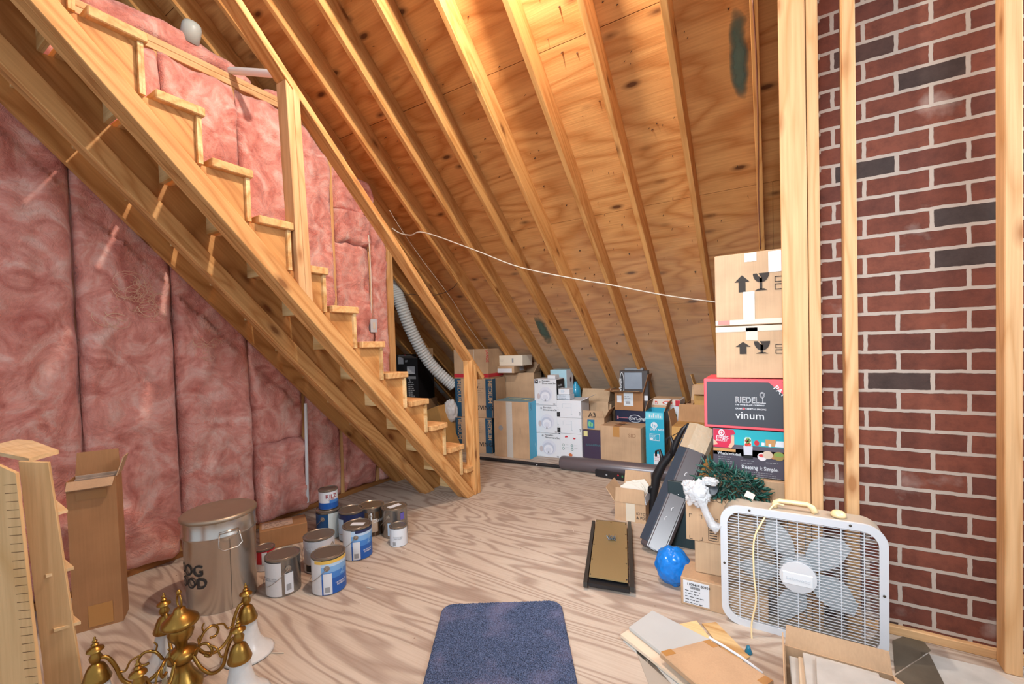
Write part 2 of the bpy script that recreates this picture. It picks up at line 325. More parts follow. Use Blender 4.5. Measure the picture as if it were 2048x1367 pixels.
def textmesh(s, size, mat, name='lettering', ext=0.0004, bold=False, align='LEFT', parent=None, m=None, sx=1.0, spacing=1.0, outline=False):
    cu = bpy.data.curves.new('t', 'FONT'); cu.body = s; cu.size = size; cu.extrude = ext; cu.align_x = align
    cu.space_character = spacing
    if bold: cu.offset = size*0.010
    if outline: cu.fill_mode = 'NONE'; cu.extrude = 0; cu.bevel_depth = outline; cu.bevel_resolution = 0
    cu.resolution_u = 3
    o = bpy.data.objects.new('t', cu); COL.objects.link(o)
    bpy.context.view_layer.update()
    me = bpy.data.meshes.new_from_object(o.evaluated_get(bpy.context.evaluated_depsgraph_get()))
    bpy.data.objects.remove(o); bpy.data.curves.remove(cu)
    me.materials.clear(); me.materials.append(mat)
    r = bpy.data.objects.new(name, me); COL.objects.link(r)
    if parent is not None: r.parent = parent
    r.matrix_basis = (m if m is not None else Matrix.Identity(4)) @ Matrix.Diagonal((sx, 1, 1, 1))
    return r
# ================================================================== the shell
YE, TN = 5.85, 0.85
def roofz(y): return (YE-y)*TN
RA = math.atan(TN); RD = 0.17
b = MB(); b.box(-4.6, 1.9, -1.2, 6.3, -0.05, 0.0); struct('floor', b, M_FLOOR)
# plywood sheets of the roof deck (rows 1.22 m up the slope)
b = MB(); dv = Vector((0, -math.cos(RA), math.sin(RA))); nv = Vector((0, math.sin(RA), math.cos(RA)))
P0 = Vector((0, YE, 0)) + nv*RD - dv*0.35
rows = [0.0, 1.395, 2.62, 3.70, 4.92, 6.14, 7.36, 7.9]
m = Matrix((Vector((1, 0, 0)), dv, nv)).transposed().to_4x4(); m.translation = P0
rf = MB(); off = 0.3
for a, c in zip(rows, rows[1:]):
    x = -7.0 - off
    while x < 2.0:
        rf.box(max(x, -7)+.0015, min(x+2.438, 2)-.0015, a+.0025, c-.0015, 0, 0.012); x += 2.438
    off = 1.5-off
rf.box(-7, 2, 0, 7.9, 0.0125, 0.03)
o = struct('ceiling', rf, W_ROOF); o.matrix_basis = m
# outer wall behind the insulation, dark end of the attic, brick
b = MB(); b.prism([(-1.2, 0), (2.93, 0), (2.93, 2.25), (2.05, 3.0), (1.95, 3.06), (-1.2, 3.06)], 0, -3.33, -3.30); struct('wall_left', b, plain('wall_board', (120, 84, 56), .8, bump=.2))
b = MB(); b.prism([(-1.2, 0), (6.2, 0), (6.2, .1), (-.6, 6.2), (-1.2, 6.2)], 0, -7.0, -6.95); struct('wall_far_left', b, plain('gable_board', (120, 78, 44), .8))
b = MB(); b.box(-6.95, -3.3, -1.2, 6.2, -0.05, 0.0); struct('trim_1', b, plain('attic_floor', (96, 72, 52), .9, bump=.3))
b = MB(); b.box(-7, 2, 5.95, 6.0, 0, 0.35); struct('wall_back', b, W_DARK)
b = MB(); b.box(0.186, 1.9, 0, 0.9, 0, 4.4)
o = struct('wall_right', b, M_BRICK); o.location = (0.0, 2.335, 0)
# brick courses: shift texture through object origin
o.data.transform(Matrix.Translation((0.075, 0, 0.026))); o.location = (-0.075, 2.335, -0.026)
b = MB(); 
for k in range(56):
    z = 0.04+k*0.0806+random.uniform(-.006, .006); r = random.uniform(.004, .009)
    b.box(.176, .19, 2.33, 2.35, z-r, z+r+random.uniform(0, .012), .002)
t = b.done('trim_2', plain('mortar', (186, 170, 156), .9, bump=.5)); t['kind'] = 'structure'
# ------------------------------------------------------------------ rafters
RX = [-0.040, -0.437, -0.838, -1.236, -1.633, -2.025, -2.420, -2.80, -3.185, -3.575, -3.97, -4.37, -4.77, 0.345]
RL = ['roof rafter beside the corner post, with a pale splice patch and wire',
 'first full roof rafter left of the splice-patched rafter by the corner post',
 'second full roof rafter left of the splice-patched rafter, with a black knot hole',
 'roof rafter with black char-like marks near its top, casting a brown shadow to its left',
 'broad pale-faced roof rafter on the left edge of the brightly lit plywood bay',
 'roof rafter that comes down behind the white dinnerware boxes',
 'roof rafter that comes down right of the red-striped moving box',
 'first roof rafter to the right of the stair handrail',
 'roof rafter just above and behind the top of the handrail',
 'roof rafter seen behind the handrail, left of the handrail top in the photo',
 'roof rafter ending behind the loose insulation by the white bulb-shaped vent',
 'dim roof rafter far behind the stair wall, second from the farthest',
 'farthest and dimmest roof rafter behind the stair wall',
 'roof rafter in the dark gap between corner post and brick']
raft = []
for i, X in enumerate(RX):
    y0, y1 = 5.85+.1, -0.3
    p0 = (X, y0, roofz(y0)); p1 = (X, y1, roofz(y1))
    # x axis up the slope; y axis = nv x ... ; keep bottom face at z=0
    p0 = Vector(p0); p1 = Vector(p1)
    o = board('roof_rafter', p0, p1, nv, -.036, 0, 0, RD, W_RAFT)
    tag(o, RL[i], 'rafter', 'rafters of the roof slope'); raft.append(o)
# wall ledger along the foot of the rafters
# ------------------------------------------------------------------ staircase
ST = thing('staircase', 'open wooden attic staircase with pine treads, plywood risers and a plain handrail', 'stairs', (-2.2, 2.9, 0))
def sb(name, p0, p1, up, y0, y1, z0, z1, mat): return board(name, p0, p1, up, y0, y1, z0, z1, mat, ST)
def sp(name, mb, mat):
    o = mb.done(name, mat, ST); o.matrix_parent_inverse = Matrix.Identity(4); o.location = -ST.location; return o
RUN, RISE = 0.2014, 0.2126
def nose(k): return 0.988+RUN*(k-2), 2.372-RISE*(k-2)   # front edge y, top z
SL = RISE/RUN
def stringer(x0, x1, yb, mat=W_DARK, lo=0.0):
    """sawtooth side board; underside meets the floor at y=yb"""
    top = []
    for k in range(-1, 12):
        y, z = nose(k); zz = z-.04
        yr = y-.012                       # outer face of riser below this tread
        yl = nose(k-1)[0]-.012
        top += [(yl-.02, zz), (yr-.02, zz)]
    top = [p for p in top]
    y, z = nose(12); top += [(nose(11)[0]-.032, z-.04), (2.99, z-.04), (2.99, 0.0)]
    ys = top[0][0]; zs = SL*(yb-ys)
    pts = [(ys, zs-0.0)] + top + [(yb, 0.0)]
    # drop the parts that would dip under the lower edge
    b = MB(); b.prism(pts, 0, x0, x1); return sp('stringer', b, mat)
W_STR = wood('stringer_wood', (208, 154, 94), (178, 122, 68), grain=12, along=(0.6, 3.2, 3.2), knots=.9)
def str_obj(x0, x1, yb):
    # local frame with x along the slope so that the grain runs with the board
    o = stringer(x0, x1, yb, W_STR); me = o.data
    ax = Vector((0, 1, -SL)).normalized(); az = Vector((0, SL, 1)).normalized(); ay = az.cross(ax)
    R = Matrix((ax, ay, az)).transposed().to_4x4()
    me.transform(R.inverted()); o.matrix_basis = Matrix.Translation(-ST.location) @ R
    return o
YB = 2.817
str_obj(-2.256, -2.218, YB); str_obj(-2.652, -2.614, 2.74); str_obj(-3.10, -3.062, YB+.05)
def slope_pt(x, yb, y): return Vector((x, y, SL*(yb-y)))
upn = Vector((0, SL, 1)).normalized()
def rail(name, x0, x1, yb, h, mat, y_a=-.35, clip=True):
    # 2x4 along the stringer foot, ends cut level with the floor
    pts = [(y_a, SL*(yb-y_a)), (yb, 0.0), (yb+h/math.sin(math.atan(SL)), 0.0), (y_a, SL*(yb-y_a)+h/math.cos(math.atan(SL)))]
    b = MB(); b.prism(pts, 0, x0, x1)
    bmesh.ops.bevel(b.bm, geom=b.bm.edges[:], offset=.003, segments=1, affect='EDGES')
    o = sp(name, b, mat); me = o.data
    ax = Vector((0, 1, -SL)).normalized(); az = upn; ay = az.cross(ax)
    R = Matrix((ax, ay, az)).transposed().to_4x4(); me.transform(R.inverted()); o.matrix_basis = Matrix.Translation(-ST.location) @ R
    return o
rail('side_rail', -2.218, -2.18, YB, .085, W_STAIR)
rail('side_rail', -2.294, -2.257, YB+.004, .06, W_STAIR)
rail('side_rail', -2.614, -2.576, 2.74, .085, W_STAIR)
for k in range(0, 13):
    y, z = nose(k)
    y0 = nose(k-1)[0]-.012
    if k == 12: y1 = 2.985
    x0 = -3.105
    b = MB(); b.box(x0, -2.186, y-.184, y if k < 12 else 2.985, z-.04, z, .004)
    o = sp('tread', b, W_TREAD); me = o.data       # grain along x already
    zb = nose(k+1)[1]-.04 if k < 12 else 0.0
    b = MB(); b.box(x0, -2.2, y-.032, y-.022, zb, z-.041); b.box(x0, -2.2, y-.0215, y-.012, zb, z-.041)
    sp('riser', b, W_RISER)
# newel: two boards with a mitred top, post half-way, handrail laid flat
for (ya, yb_, n) in ((2.917, 2.955, 0), (2.956, 2.994, 1)):
    b = MB(); zt = 1.145
    b.prism([(-2.262, 0), (-2.174, 0), (-2.174, zt-.04*n), (-2.262, zt-.04*n)], 1, ya, yb_)
    bmesh.ops.bevel(b.bm, geom=b.bm.edges[:], offset=.003, segments=1, affect='EDGES')
    o = sp('newel_post', b, W_STAIR); R = Matrix.Rotation(math.pi/2, 4, 'Y'); o.data.transform(R.inverted()); o.matrix_basis = Matrix.Translation(-ST.location) @ R
for (ya, yb_) in ((1.405, 1.443), (1.444, 1.482)):
    b = MB(); b.prism([(ya, 1.50), (yb_, 1.46), (yb_, 2.66), (ya, 2.70)], 0, -2.268, -2.18)
    bmesh.ops.bevel(b.bm, geom=b.bm.edges[:], offset=.003, segments=1, affect='EDGES')
    o = sp('post', b, W_PALE); R = Matrix.Rotation(math.pi/2, 4, 'Y'); o.data.transform(R.inverted())
    # the real post leans a little towards the foot of the stairs
    L0 = Matrix.Translation((0, 1.443, 1.5)) @ Matrix.Rotation(math.radians(1.5), 4, 'X') @ Matrix.Translation((0, -1.443, -1.5))
    o.matrix_basis = Matrix.Translation(-ST.location) @ L0 @ R
def hz(y): return 2.816-1.015*(y-1.321)
hd = Vector((0, 1, -1.015)).normalized()
p0 = Vector((-2.225, 0.2, hz(0.2))); p1 = Vector((-2.225, 3.115, hz(3.115)))
o = sb('handrail', p0, p1, Vector((0, 1.015, 1)), -.045, .045, -.039, 0, W_STAIR)
# ------------------------------------------------------------------ stair wall: plates, studs, insulation
def lumber(name, label, cat, p0, p1, up, y0, y1, z0, z1, mat=W_STUD, group=None):
    return tag(board(name, p0, p1, up, y0, y1, z0, z1, mat), label, cat, group)
XW = -3.165   # room face of the studs
lumber('sole_plate', 'dark wooden plate along the foot of the pink insulated wall', 'wall plate', (XW, -1.2, 0), (XW, 3.9, 0), (0, 0, 1), 0, .12, 0, .038, W_DARK)
SY = [(-.08, 'behind the leaning birch panels'), (.335, 'behind the tall open carton'), (0.753, 'in the gap between first and second insulation panels'), (1.176, 'in the dark gap behind the metal bin'), (1.606, 'between the bin and the paint cans'), (2.02, 'beside the white printed pipe'), (2.355, 'bare below the stairs, right of the white pipe'), (2.735, 'carrying the white electrical box')]
for y, d in SY:
    top = 3.10 if y < 2.1 else 3.10-(y-2.1)*.85
    lumber('wall_stud', 'wall stud of the insulated wall '+d, 'stud', (XW, y, .038), (XW, y, top), (0, 1, 0), -.13, 0, -.019, .019, W_STUD, 'studs of the insulated stair wall')
lumber('wall_stud', 'wide double end stud of the insulated wall, left of the dark attic space', 'stud', (XW, 2.955, .038), (XW, 2.955, 2.37), (0, 1, 0), -.13, .03, -.036, .036, W_STUD)
for k in range(2):
    lumber('top_plate', ['lower', 'upper'][k]+' horizontal top plate of the stair wall under the loose insulation', 'wall plate', (XW, -1.2, 3.105+k*.04), (XW, 2.09, 3.105+k*.04), (0, 0, 1), 0, .13, 0, .038, W_PALE)
lumber('top_plate', 'sloping top plate of the stair wall below the handrail top', 'wall plate', (XW, 2.09, 3.18), (XW, 3.02, 3.18-.93*.85), (0, .85, 1), 0, .13, -.04, 0, W_PALE)
lumber('blocking_board', 'short toothed board sticking up behind the handrail at the wall top', 'board', (XW-.05, 2.16, 3.19), (XW-.05, 2.50, 2.90), (0, .85, 1), -.06, .09, 0, .038, W_PALE)
def batt(label, y0, y1, z0, z1, bulge=.07, seed=0, ztop=None, group='insulation batts in the stair wall', mat=M_PINK, x=XW, amp=.03):
    """puffy panel of fibreglass between two studs; ztop(y) trims the top"""
    ny = max(8, int((y1-y0)/.02)); nz = max(10, int((z1-z0)/.022)); b = MB(); g = []
    for j in range(nz+1):
        row = []
        for i in range(ny+1):
            u = i/ny; v = j/nz; y = y0+(y1-y0)*u; z = z0+(z1-z0)*v
            if ztop: z = z0+(min(z1, ztop(y))-z0)*v
            e = min(1, (1-abs(2*u-1))*6); ev = min(1, (1-abs(2*v-1))*7)
            p = Vector((seed*3.7, y*3.2, z*2.2))
            f1 = noise.fractal(p, 1.0, 2.1, 3); f2 = noise.turbulence(Vector((seed, y*8, z*6)), 3, False)
            h = bulge*(math.sqrt(max(0, e))*.55+.45)*(math.sqrt(max(0, ev))*.6+.4) + f1*amp*e + (f2-.5)*.03*e - .02
            sz = z-SL*(YB-y)
            if -.08 < sz < .70: h = min(h, .042+.012*f2)
            wob = noise.noise(Vector((seed*5, 9, z*5)))*.010*abs(2*u-1)
            row.append(b.bm.verts.new((x+h, y+wob, z+noise.noise(Vector((seed, y*9, 3)))*.02*abs(2*v-1))))
        g.append(row)
    for j in range(nz):
        for i in range(ny): b.bm.faces.new((g[j][i], g[j][i+1], g[j+1][i+1], g[j+1][i]))
    # closed back
    bk = [b.bm.verts.new((x-.12, yy, zz)) for yy, zz in ((y0, z0), (y1, z0), (y1, z1 if not ztop else min(z1, ztop(y1))), (y0, z1 if not ztop else min(z1, ztop(y0))))]
    b.bm.faces.new(bk)
    b.bm.faces.new([g[0][i] for i in range(ny+1)][::-1]+[bk[0], bk[1]][::1])
    b.bm.faces.new([g[nz][i] for i in range(ny+1)]+[bk[2], bk[3]])
    b.bm.faces.new([g[j][0] for j in range(nz+1)]+[bk[3], bk[0]])
    b.bm.faces.new([g[j][ny] for j in range(nz+1)][::-1]+[bk[1], bk[2]])
    o = b.done('insulation_batt', mat, smooth=True); return tag(o, label, 'insulation', group)
ztl = lambda y: 3.08 if y < 2.09 else 3.08-(y-2.09)*.86
N1 = ['pink insulation panel behind the leaning birch panels, at the left photo edge', 'pink insulation panel left of the tall open carton', 'wide pink insulation panel above the tall open carton, with pale fluffy curls', 'pink insulation panel behind the metal bin, with an upright ridge and a curl', 'pink insulation panel behind the brown parcel', 'pink insulation panel left of the white printed pipe, sagging open below']
batt(N1[0], -.075, .331, .04, 3.09, .10, 2)
batt(N1[1], .339, .748, .04, 3.09, .10, 3)
batt(N1[2], .759, 1.171, .04, 3.09, .11, 4, amp=.05)
batt(N1[3], 1.181, 1.602, .04, 3.09, .12, 5, amp=.045)
batt(N1[5], 1.611, 1.995, .60, 3.09, .10, 6)
batt('lower slumped piece of pink insulation left of the white printed pipe', 1.618, 1.99, .04, .61, .15, 26, group=None)
batt('narrow pale insulation panel just right of the handrail post', 2.05, 2.333, .04, 3.05, .07, 7, ztl, amp=.05)
batt('insulation panel left of the white electrical box, with a fold across it', 2.377, 2.713, .04, 2.19, .07, 8, None, amp=.045)
batt('upper piece of pale insulation above the wall fold, under the sloping plate', 2.377, 2.713, 2.47, 2.95, .07, 28, ztl, group=None, amp=.045)
batt('fold of pale insulation bulging across the wall left of the end studs', 2.38, 2.71, 2.19, 2.475, .12, 18, group=None, amp=.04)
batt('narrow strip of pink insulation beside the end studs of the stair wall', 2.757, 2.917, .04, 2.45, .07, 9, ztl)
def loose(label, pts, r, seed):
    b = MB(); n = len(pts)*6; P = []
    for i in range(n+1):
        t = i/n*(len(pts)-1); k = min(int(t), len(pts)-2); P.append(Vector(pts[k]).lerp(Vector(pts[k+1]), t-k))
    rings = []
    for i, p in enumerate(P):
        ring = []; e = math.sin(math.pi*min(1, max(.06, i/n)))**.4 if 0 < i < n else .25
        for k in range(16):
            a = 2*math.pi*k/16; d = Vector((math.cos(a), 0, math.sin(a)*.8))
            q = p + d*r*e*(1+.55*noise.fractal(p*6+d*1.2+Vector((seed, 0, 0)), 1, 2, 3)); ring.append(b.bm.verts.new(q))
        rings.append(ring)
    for A, B in zip(rings, rings[1:]):
        for k in range(16): b.bm.faces.new((A[k], A[(k+1) % 16], B[(k+1) % 16], B[k]))
    b.bm.faces.new(rings[0][::-1]); b.bm.faces.new(rings[-1])
    return tag(b.done('loose_insulation', M_PINK, smooth=True, subsurf=1), label, 'insulation')
loose('long roll of loose pink insulation lying on the top plate of the stair wall', [(-3.36, .3, 3.28), (-3.34, .8, 3.28), (-3.32, 1.2, 3.28), (-3.31, 1.55, 3.28), (-3.30, 1.80, 3.25)], .10, 4)
loose('small tuft of pink insulation right of the white horizontal pipe end', [(-3.26, 1.86, 3.22), (-3.26, 2.0, 3.22), (-3.26, 2.1, 3.2)], .055, 8)
loose('pink tuft of insulation hanging from the sloping plate', [(-3.2, 2.60, 2.80), (-3.17, 2.72, 2.74), (-3.17, 2.80, 2.62)], .05, 12)
# curls of loose fibre on the panels
b = MB()
for (y, z, n, s) in ((.97, 1.62, 22, .09), (1.05, 1.55, 16, .07), (1.33, 1.30, 16, .06), (.88, 1.50, 10, .07)):
    for _ in range(n):
        a = random.uniform(0, 6.28); r = random.uniform(.3, 1)*s; c = Vector((XW+.085+random.uniform(0, .03), y+random.uniform(-.05, .05), z+random.uniform(-.06, .06)))
        pts = [c+Vector((random.uniform(-.004, .004)+.02*math.sin(t*.5), math.cos(a+t*.5)*r*(1-t*.06), math.sin(a+t*.5)*r*(1-t*.06)*.8)) for t in range(8)]
        b.tube(pts, .0016, 3, rs=[.0016*(1-.08*i) for i in range(8)])
o = tag(b.done('insulation_fluff', plain('fibre_curl', (232, 190, 160), .9)), 'pale curling wisps of fibreglass standing off the pink panels', 'insulation', kind='stuff')
# ------------------------------------------------------------------ studs before the brick
YS = 2.215
def upright(name, label, x0, x1, y0, y1, mat, top=None, lean=0.0):
    zt = top or roofz(y1)-.03
    b = MB(); b.box(0, zt, -x1, -x0, y0, y1, .003)
    o = b.done(name, mat); o.data.transform(Matrix.Translation((0, (x0+x1)/2, -(y0+y1)/2)))
    m = Matrix(((0, -1, 0), (0, 0, 1), (1, 0, 0))).to_4x4()
    # local x -> world z, local y -> -x, local z -> y
    m = Matrix.Translation(((x0+x1)/2, (y0+y1)/2, 0)) @ Matrix.Rotation(lean, 4, 'Y') @ Matrix(((0, -1, 0, 0), (0, 0, 1, 0), (1, 0, 0, 0), (0, 0, 0, 1)))
    o.matrix_basis = m; return tag(o, label, 'stud')
upright('corner_post_board', 'broad face board of the tall corner post, overlapping the stacked glassware boxes', .037, .131, YS, YS+.04, W_PALE)
upright('corner_post_stud', 'narrower tall stud joined to the right of the corner post face board', .134, .175, YS+.004, YS+.09, W_PALE)
upright('brick_wall_stud', 'slim tall stud standing free before the brick just right of the corner post', .254, .296, YS, YS+.085, W_PALE)
upright('brick_wall_stud', 'tall stud at the right photo edge with a stamped mark and large knot', .712, .757, YS+.02, YS+.095, W_PALE)
b = MB(); b.box(0, 1.33, 0, .07, 0, .036, .003)
o = tag(b.done('sole_plate', W_PALE), 'pale wooden plate on the floor at the foot of the brick wall', 'wall plate'); o.location = (.30, YS+.098, 0)
# ================================================================== boxes
class Box:
    """carton whose front-left bottom corner sits at P0; local x along the front, y into the depth, z up"""
    def __init__(s, name, label, cat, P0, P1, H, D, mat, group=None, bev=.003, flap=None, wall=.004, top=True, rot=0.0):
        P0 = Vector(P0); P1 = Vector(P1); s.W = (P1-P0).to_2d().length; s.H = H; s.D = D; s.mat = mat
        a = math.atan2(P1.y-P0.y, P1.x-P0.x)
        s.o = thing(name, label, cat, P0, a+rot, group)
        b = MB()
        if top: b.box(0, s.W, 0, D, 0, H, bev)
        else:
            w_ = wall
            b.box(0, s.W, 0, w_, 0, H); b.box(0, s.W, D-w_, D, 0, H); b.box(0, w_, w_, D-w_, 0, H); b.box(s.W-w_, s.W, w_, D-w_, 0, H); b.box(w_, s.W-w_, w_, D-w_, 0, w_)
        b.done('body', mat, s.o)
    def part(s, name, mb, mat, **k): return mb.done(name, mat, s.o, **k)
    def P(s, face, u, v, e=.0012):
        return {'f': Vector((u, -e, v)), 'r': Vector((s.W+e, u, v)), 'l': Vector((-e, s.D-u, v)), 't': Vector((u, v, s.H+e))}[face]
    def M(s, face, u, v, e=.0016, rot=0):
        ax = {'f': ((1,0,0),(0,0,1)), 'r': ((0,1,0),(0,0,1)), 'l': ((0,-1,0),(0,0,1)), 't': ((1,0,0),(0,1,0))}[face]
        x = Vector(ax[0]); y = Vector(ax[1]); m = Matrix((x, y, x.cross(y))).transposed().to_4x4()
        m.translation = s.P(face, u, v, e); return m @ Matrix.Rotation(rot, 4, 'Z')
    def decal(s, face, u0, u1, v0, v1, mat, name='printed_label', e=.0012, th=.0006):
        b = MB(); b.box(u0, u1, v0, v1, 0, th); return_ = b.done(name, mat, s.o); return_.matrix_basis = s.M(face, 0, 0, e); return return_
    def poly(s, face, polys, mat, name='printed_mark', e=.002, th=.0005):
        b = MB()
        for p in polys: b.prism(p, 2, 0, th)
        o = b.done(name, mat, s.o); o.matrix_basis = s.M(face, 0, 0, e); return o
    def text(s, face, t, u, v, size, mat, rot=0, name='lettering', e=.0022, bold=False, sx=1.0, align='LEFT', spacing=1.0, outline=False):
        return textmesh(t, size, mat, name, .0003, bold, align, s.o, s.M(face, u, v, e, rot), sx, spacing, outline)
    def lines(s, face, u, v, w_, n, gap, mat, th=.0022, name='fine_print', e=.002, rnd=3):
        b = MB(); r = random.Random(rnd)
        for i in range(n):
            x = u; y = v-i*gap; end = u+w_*r.uniform(.7, 1)
            while x < end:
                l = r.uniform(.35, 1)*gap*1.6; b.box(x, min(end, x+l), y, y+th, 0, .0004); x += l+gap*.35
        o = b.done(name, mat, s.o); o.matrix_basis = s.M(face, 0, 0, e); return o
    def flap(s, side, L, ang, mat=None, inset=.004, name='flap', z=None):
        """side f/b/l/r; ang degrees: 0 = flat outward, 90 = straight up, -60 = hanging"""
        mat = mat or s.mat; a = math.radians(ang); z = s.H if z is None else z; c, n = math.cos(a)*L, math.sin(a)*L; t = .004
        W, D, i = s.W, s.D, inset
        q = {'f': ((i, 0), (W-i, 0), (0, -1)), 'b': ((W-i, D), (i, D), (0, 1)), 'l': ((0, D-i), (0, i), (-1, 0)), 'r': ((W, i), (W, D-i), (1, 0))}[side]
        A = Vector((*q[0], z)); B = Vector((*q[1], z)); d = Vector((q[2][0]*c, q[2][1]*c, n)); e_ = (B-A).normalized()*L*.06
        b = MB(); b.slab([A, B, B+d-e_, A+d+e_], t); return b.done(name, mat, s.o)
def ell(cx, cy, rx, ry, n=24, a0=0, a1=2*math.pi): return [(cx+rx*math.cos(a0+(a1-a0)*k/n), cy+ry*math.sin(a0+(a1-a0)*k/n)) for k in range(n if a1-a0 > 6.2 else n+1)]
def rect(a, b, c, d): return [(a, c), (b, c), (b, d), (a, d)]
def qbox(name, label, cat, bl, br, topy, D, mat, z0=0.0, group=None, **k):
    """from the measured front corners on a level z0"""
    P0 = G(bl, z0); P1 = G(br, z0); H = zat(P0, topy)-z0
    return Box(name, label, cat, P0, P1, H, D, mat, group, **k)
def on(Y, x0, x1, z0, topy):
    """front corners at pixels columns x0,x1 on plane y=Y, height from pixel row topy"""
    y = 800
    a = PY((x0, y), Y); b = PY((x1, y), Y); a.z = z0; b.z = z0
    return a, b, zat(a, topy)-z0
# ---- moving boxes, left
g = 'moving boxes stacked left of the tall blue and tan carton'
def medium(label, fl, fr, z0, topy, D, rot=0):
    P0 = G(fl, z0); P1 = G(fr, z0); H = zat(P1, topy)-z0
    x = Box('moving_box', label, 'box', P0, P1, H, D, C_TAN, g)
    W = x.W
    x.decal('f', 0.002, W*.17, .003, H-.003, MEDB, 'printed_band'); x.text('f', 'MEDIUM', W*.075, H*.96, W*.14, C_LITE, -math.pi/2, bold=True)
    x.decal('f', W*.83, W-.002, .003, H-.003, MEDB, 'printed_band'); x.text('f', 'MEDIUM', W*.90, H*.96, W*.14, C_LITE, -math.pi/2, bold=True)
    x.text('f', 'MOVING', W*.42, H*.20, W*.15, INK, bold=True); x.lines('f', W*.5, H*.86, W*.28, 6, H*.055, INK)
    x.poly('f', [ell(W*.60, H*.78, W*.035, W*.035)], INK)
    x.decal('r', .002, D*.25, .003, H-.003, MEDB, 'printed_band')
    return x
mA = medium('lower tan and blue moving box lettered MEDIUM, standing on the floor', (913, 903), (985, 907), 0, 836, .34)
zA = mA.H+.002
mB = medium('upper tan and blue moving box lettered MEDIUM, under the red-striped carton', (912, 832), (986, 836), zA, 757, .34)
zB = zA+mB.H+.002
P0 = mB.o.location+Vector((-.005, 0, mB.H+.002)); P1 = P0+Vector((math.cos(mB.o.rotation_euler.z), math.sin(mB.o.rotation_euler.z), 0))*.475
mC = Box('moving_box', 'large tan carton with a red band, topmost of the moving box stack', 'box', P0, P1, zat(P0, 699)-P0.z, .42, C_TAN, g)
mC.decal('f', .001, mC.W-.001, .012, .055, RED, 'printed_band'); mC.decal('r', .001, mC.D, .012, .055, RED, 'printed_band'); mC.decal('f', mC.W*.60, mC.W*.61, .06, mC.H, TAPE, 'tape_strip')
mC.text('f', 'LARGE', mC.W*.955, mC.H*.98, .05, RED, -math.pi/2, bold=True)
# ---- blue and tan tall carton
bx = qbox('tall_carton', 'tall carton with tan front, silvery tape strip and blue side', 'box', (990, 911), (1060, 919), 801, .34, C_TAN)
W, H, D = bx.W, bx.H, bx.D
bx.decal('r', .001, D-.001, .002, H-.002, SKY, 'blue_side'); bx.decal('t', .002, W-.002, .002, D-.002, plain('blue_top', (120, 158, 172), .6), 'blue_top'); bx.decal('f', W*.37, W*.54, .002, H-.002, plain('silver_tape', (196, 190, 182), .3, bump=.6, bs=200), 'tape_strip', e=.002)
bx.poly('f', [ell(W*.20, H*.52, .028, .028)], GREYP); bx.text('f', 'crate', W*.74, H*.55, .035, plain('faded_print', (160, 136, 112)), -math.pi/2)
bx.text('r', 'smart', D*.14, H*.97, .035, NAVY, -math.pi/2); bx.poly('r', [[(D*.36, H*.23), (D*.42, H*.26), (D*.55, H*.11), (D*.50, H*.08)], [(D*.86, H*.27), (D*.80, H*.24), (D*.70, H*.12), (D*.76, H*.10)]], plain('pale_print', (120, 190, 214)))
b = MB(); b.tube([(.1, .2, H+.006), (.18, .14, H+.012), (.26, .2, H+.008), (.34, .13, H+.01), (.4, .22, H+.008)], .003, 6)
o = b.done('packing_string', plain('string', (214, 196, 130))); o.matrix_basis = Matrix.Translation(bx.o.location) @ Matrix.Rotation(bx.o.rotation_euler.z, 4, 'Z'); tag(o, 'loose yellowish packing string lying on the tall blue and tan carton', 'string')
# ---- carton behind it on a lower support
P0, P1, H = on(4.50, 1000, 1064, .42, 745)
lowb = Box('carton', 'low tan carton carrying the plain carton, mostly behind the blue and tan one', 'box', Vector((P0.x, 4.50, 0)), Vector((P1.x+.1, 4.56, 0)), .418, .40, C_TAN)
cb = Box('carton', 'plain tan carton holding the flat box and the small white box', 'box', P0, P1+Vector((.0, .06, 0)), H, .27, C_TAN, top=False)
cb.flap('r', .12, 62); cb.flap('b', .12, 80)
zt = .42+H
P0 = PY((983, 745), 4.36); P1 = PY((1026, 748), 4.36); P0.z = P1.z = zt+.004
fb = Box('flat_carton', 'flat tan carton with an open white-lined end, on the plain carton', 'box', P0, P1, .085, .36, C_TAN, rot=.0)
fb.o.rotation_euler.z += .10
fb.decal('f', .03, fb.W-.03, .006, .055, WHITE, 'white_lining'); fb.decal('r', .16, .28, .02, .07, WHITE); fb.lines('r', .17, .06, .09, 4, .012, INK)
P0 = PY((991, 730), 4.42); P1 = PY((1045, 730), 4.42); P0.z = P1.z = zt+.004+.087
wb = Box('small_white_box', 'small off-white box on top of the flat tan carton', 'box', P0, P1, .125, .24, OFFW)
wb.lines('f', .02, .07, .13, 2, .016, GREYP); wb.decal('f', wb.W*.62, wb.W*.68, .04, .09, GREYP, 'barcode'); wb.poly('f', [ell(.03, .035, .006, .006, 10), ell(.055, .035, .006, .006, 10)], INK)
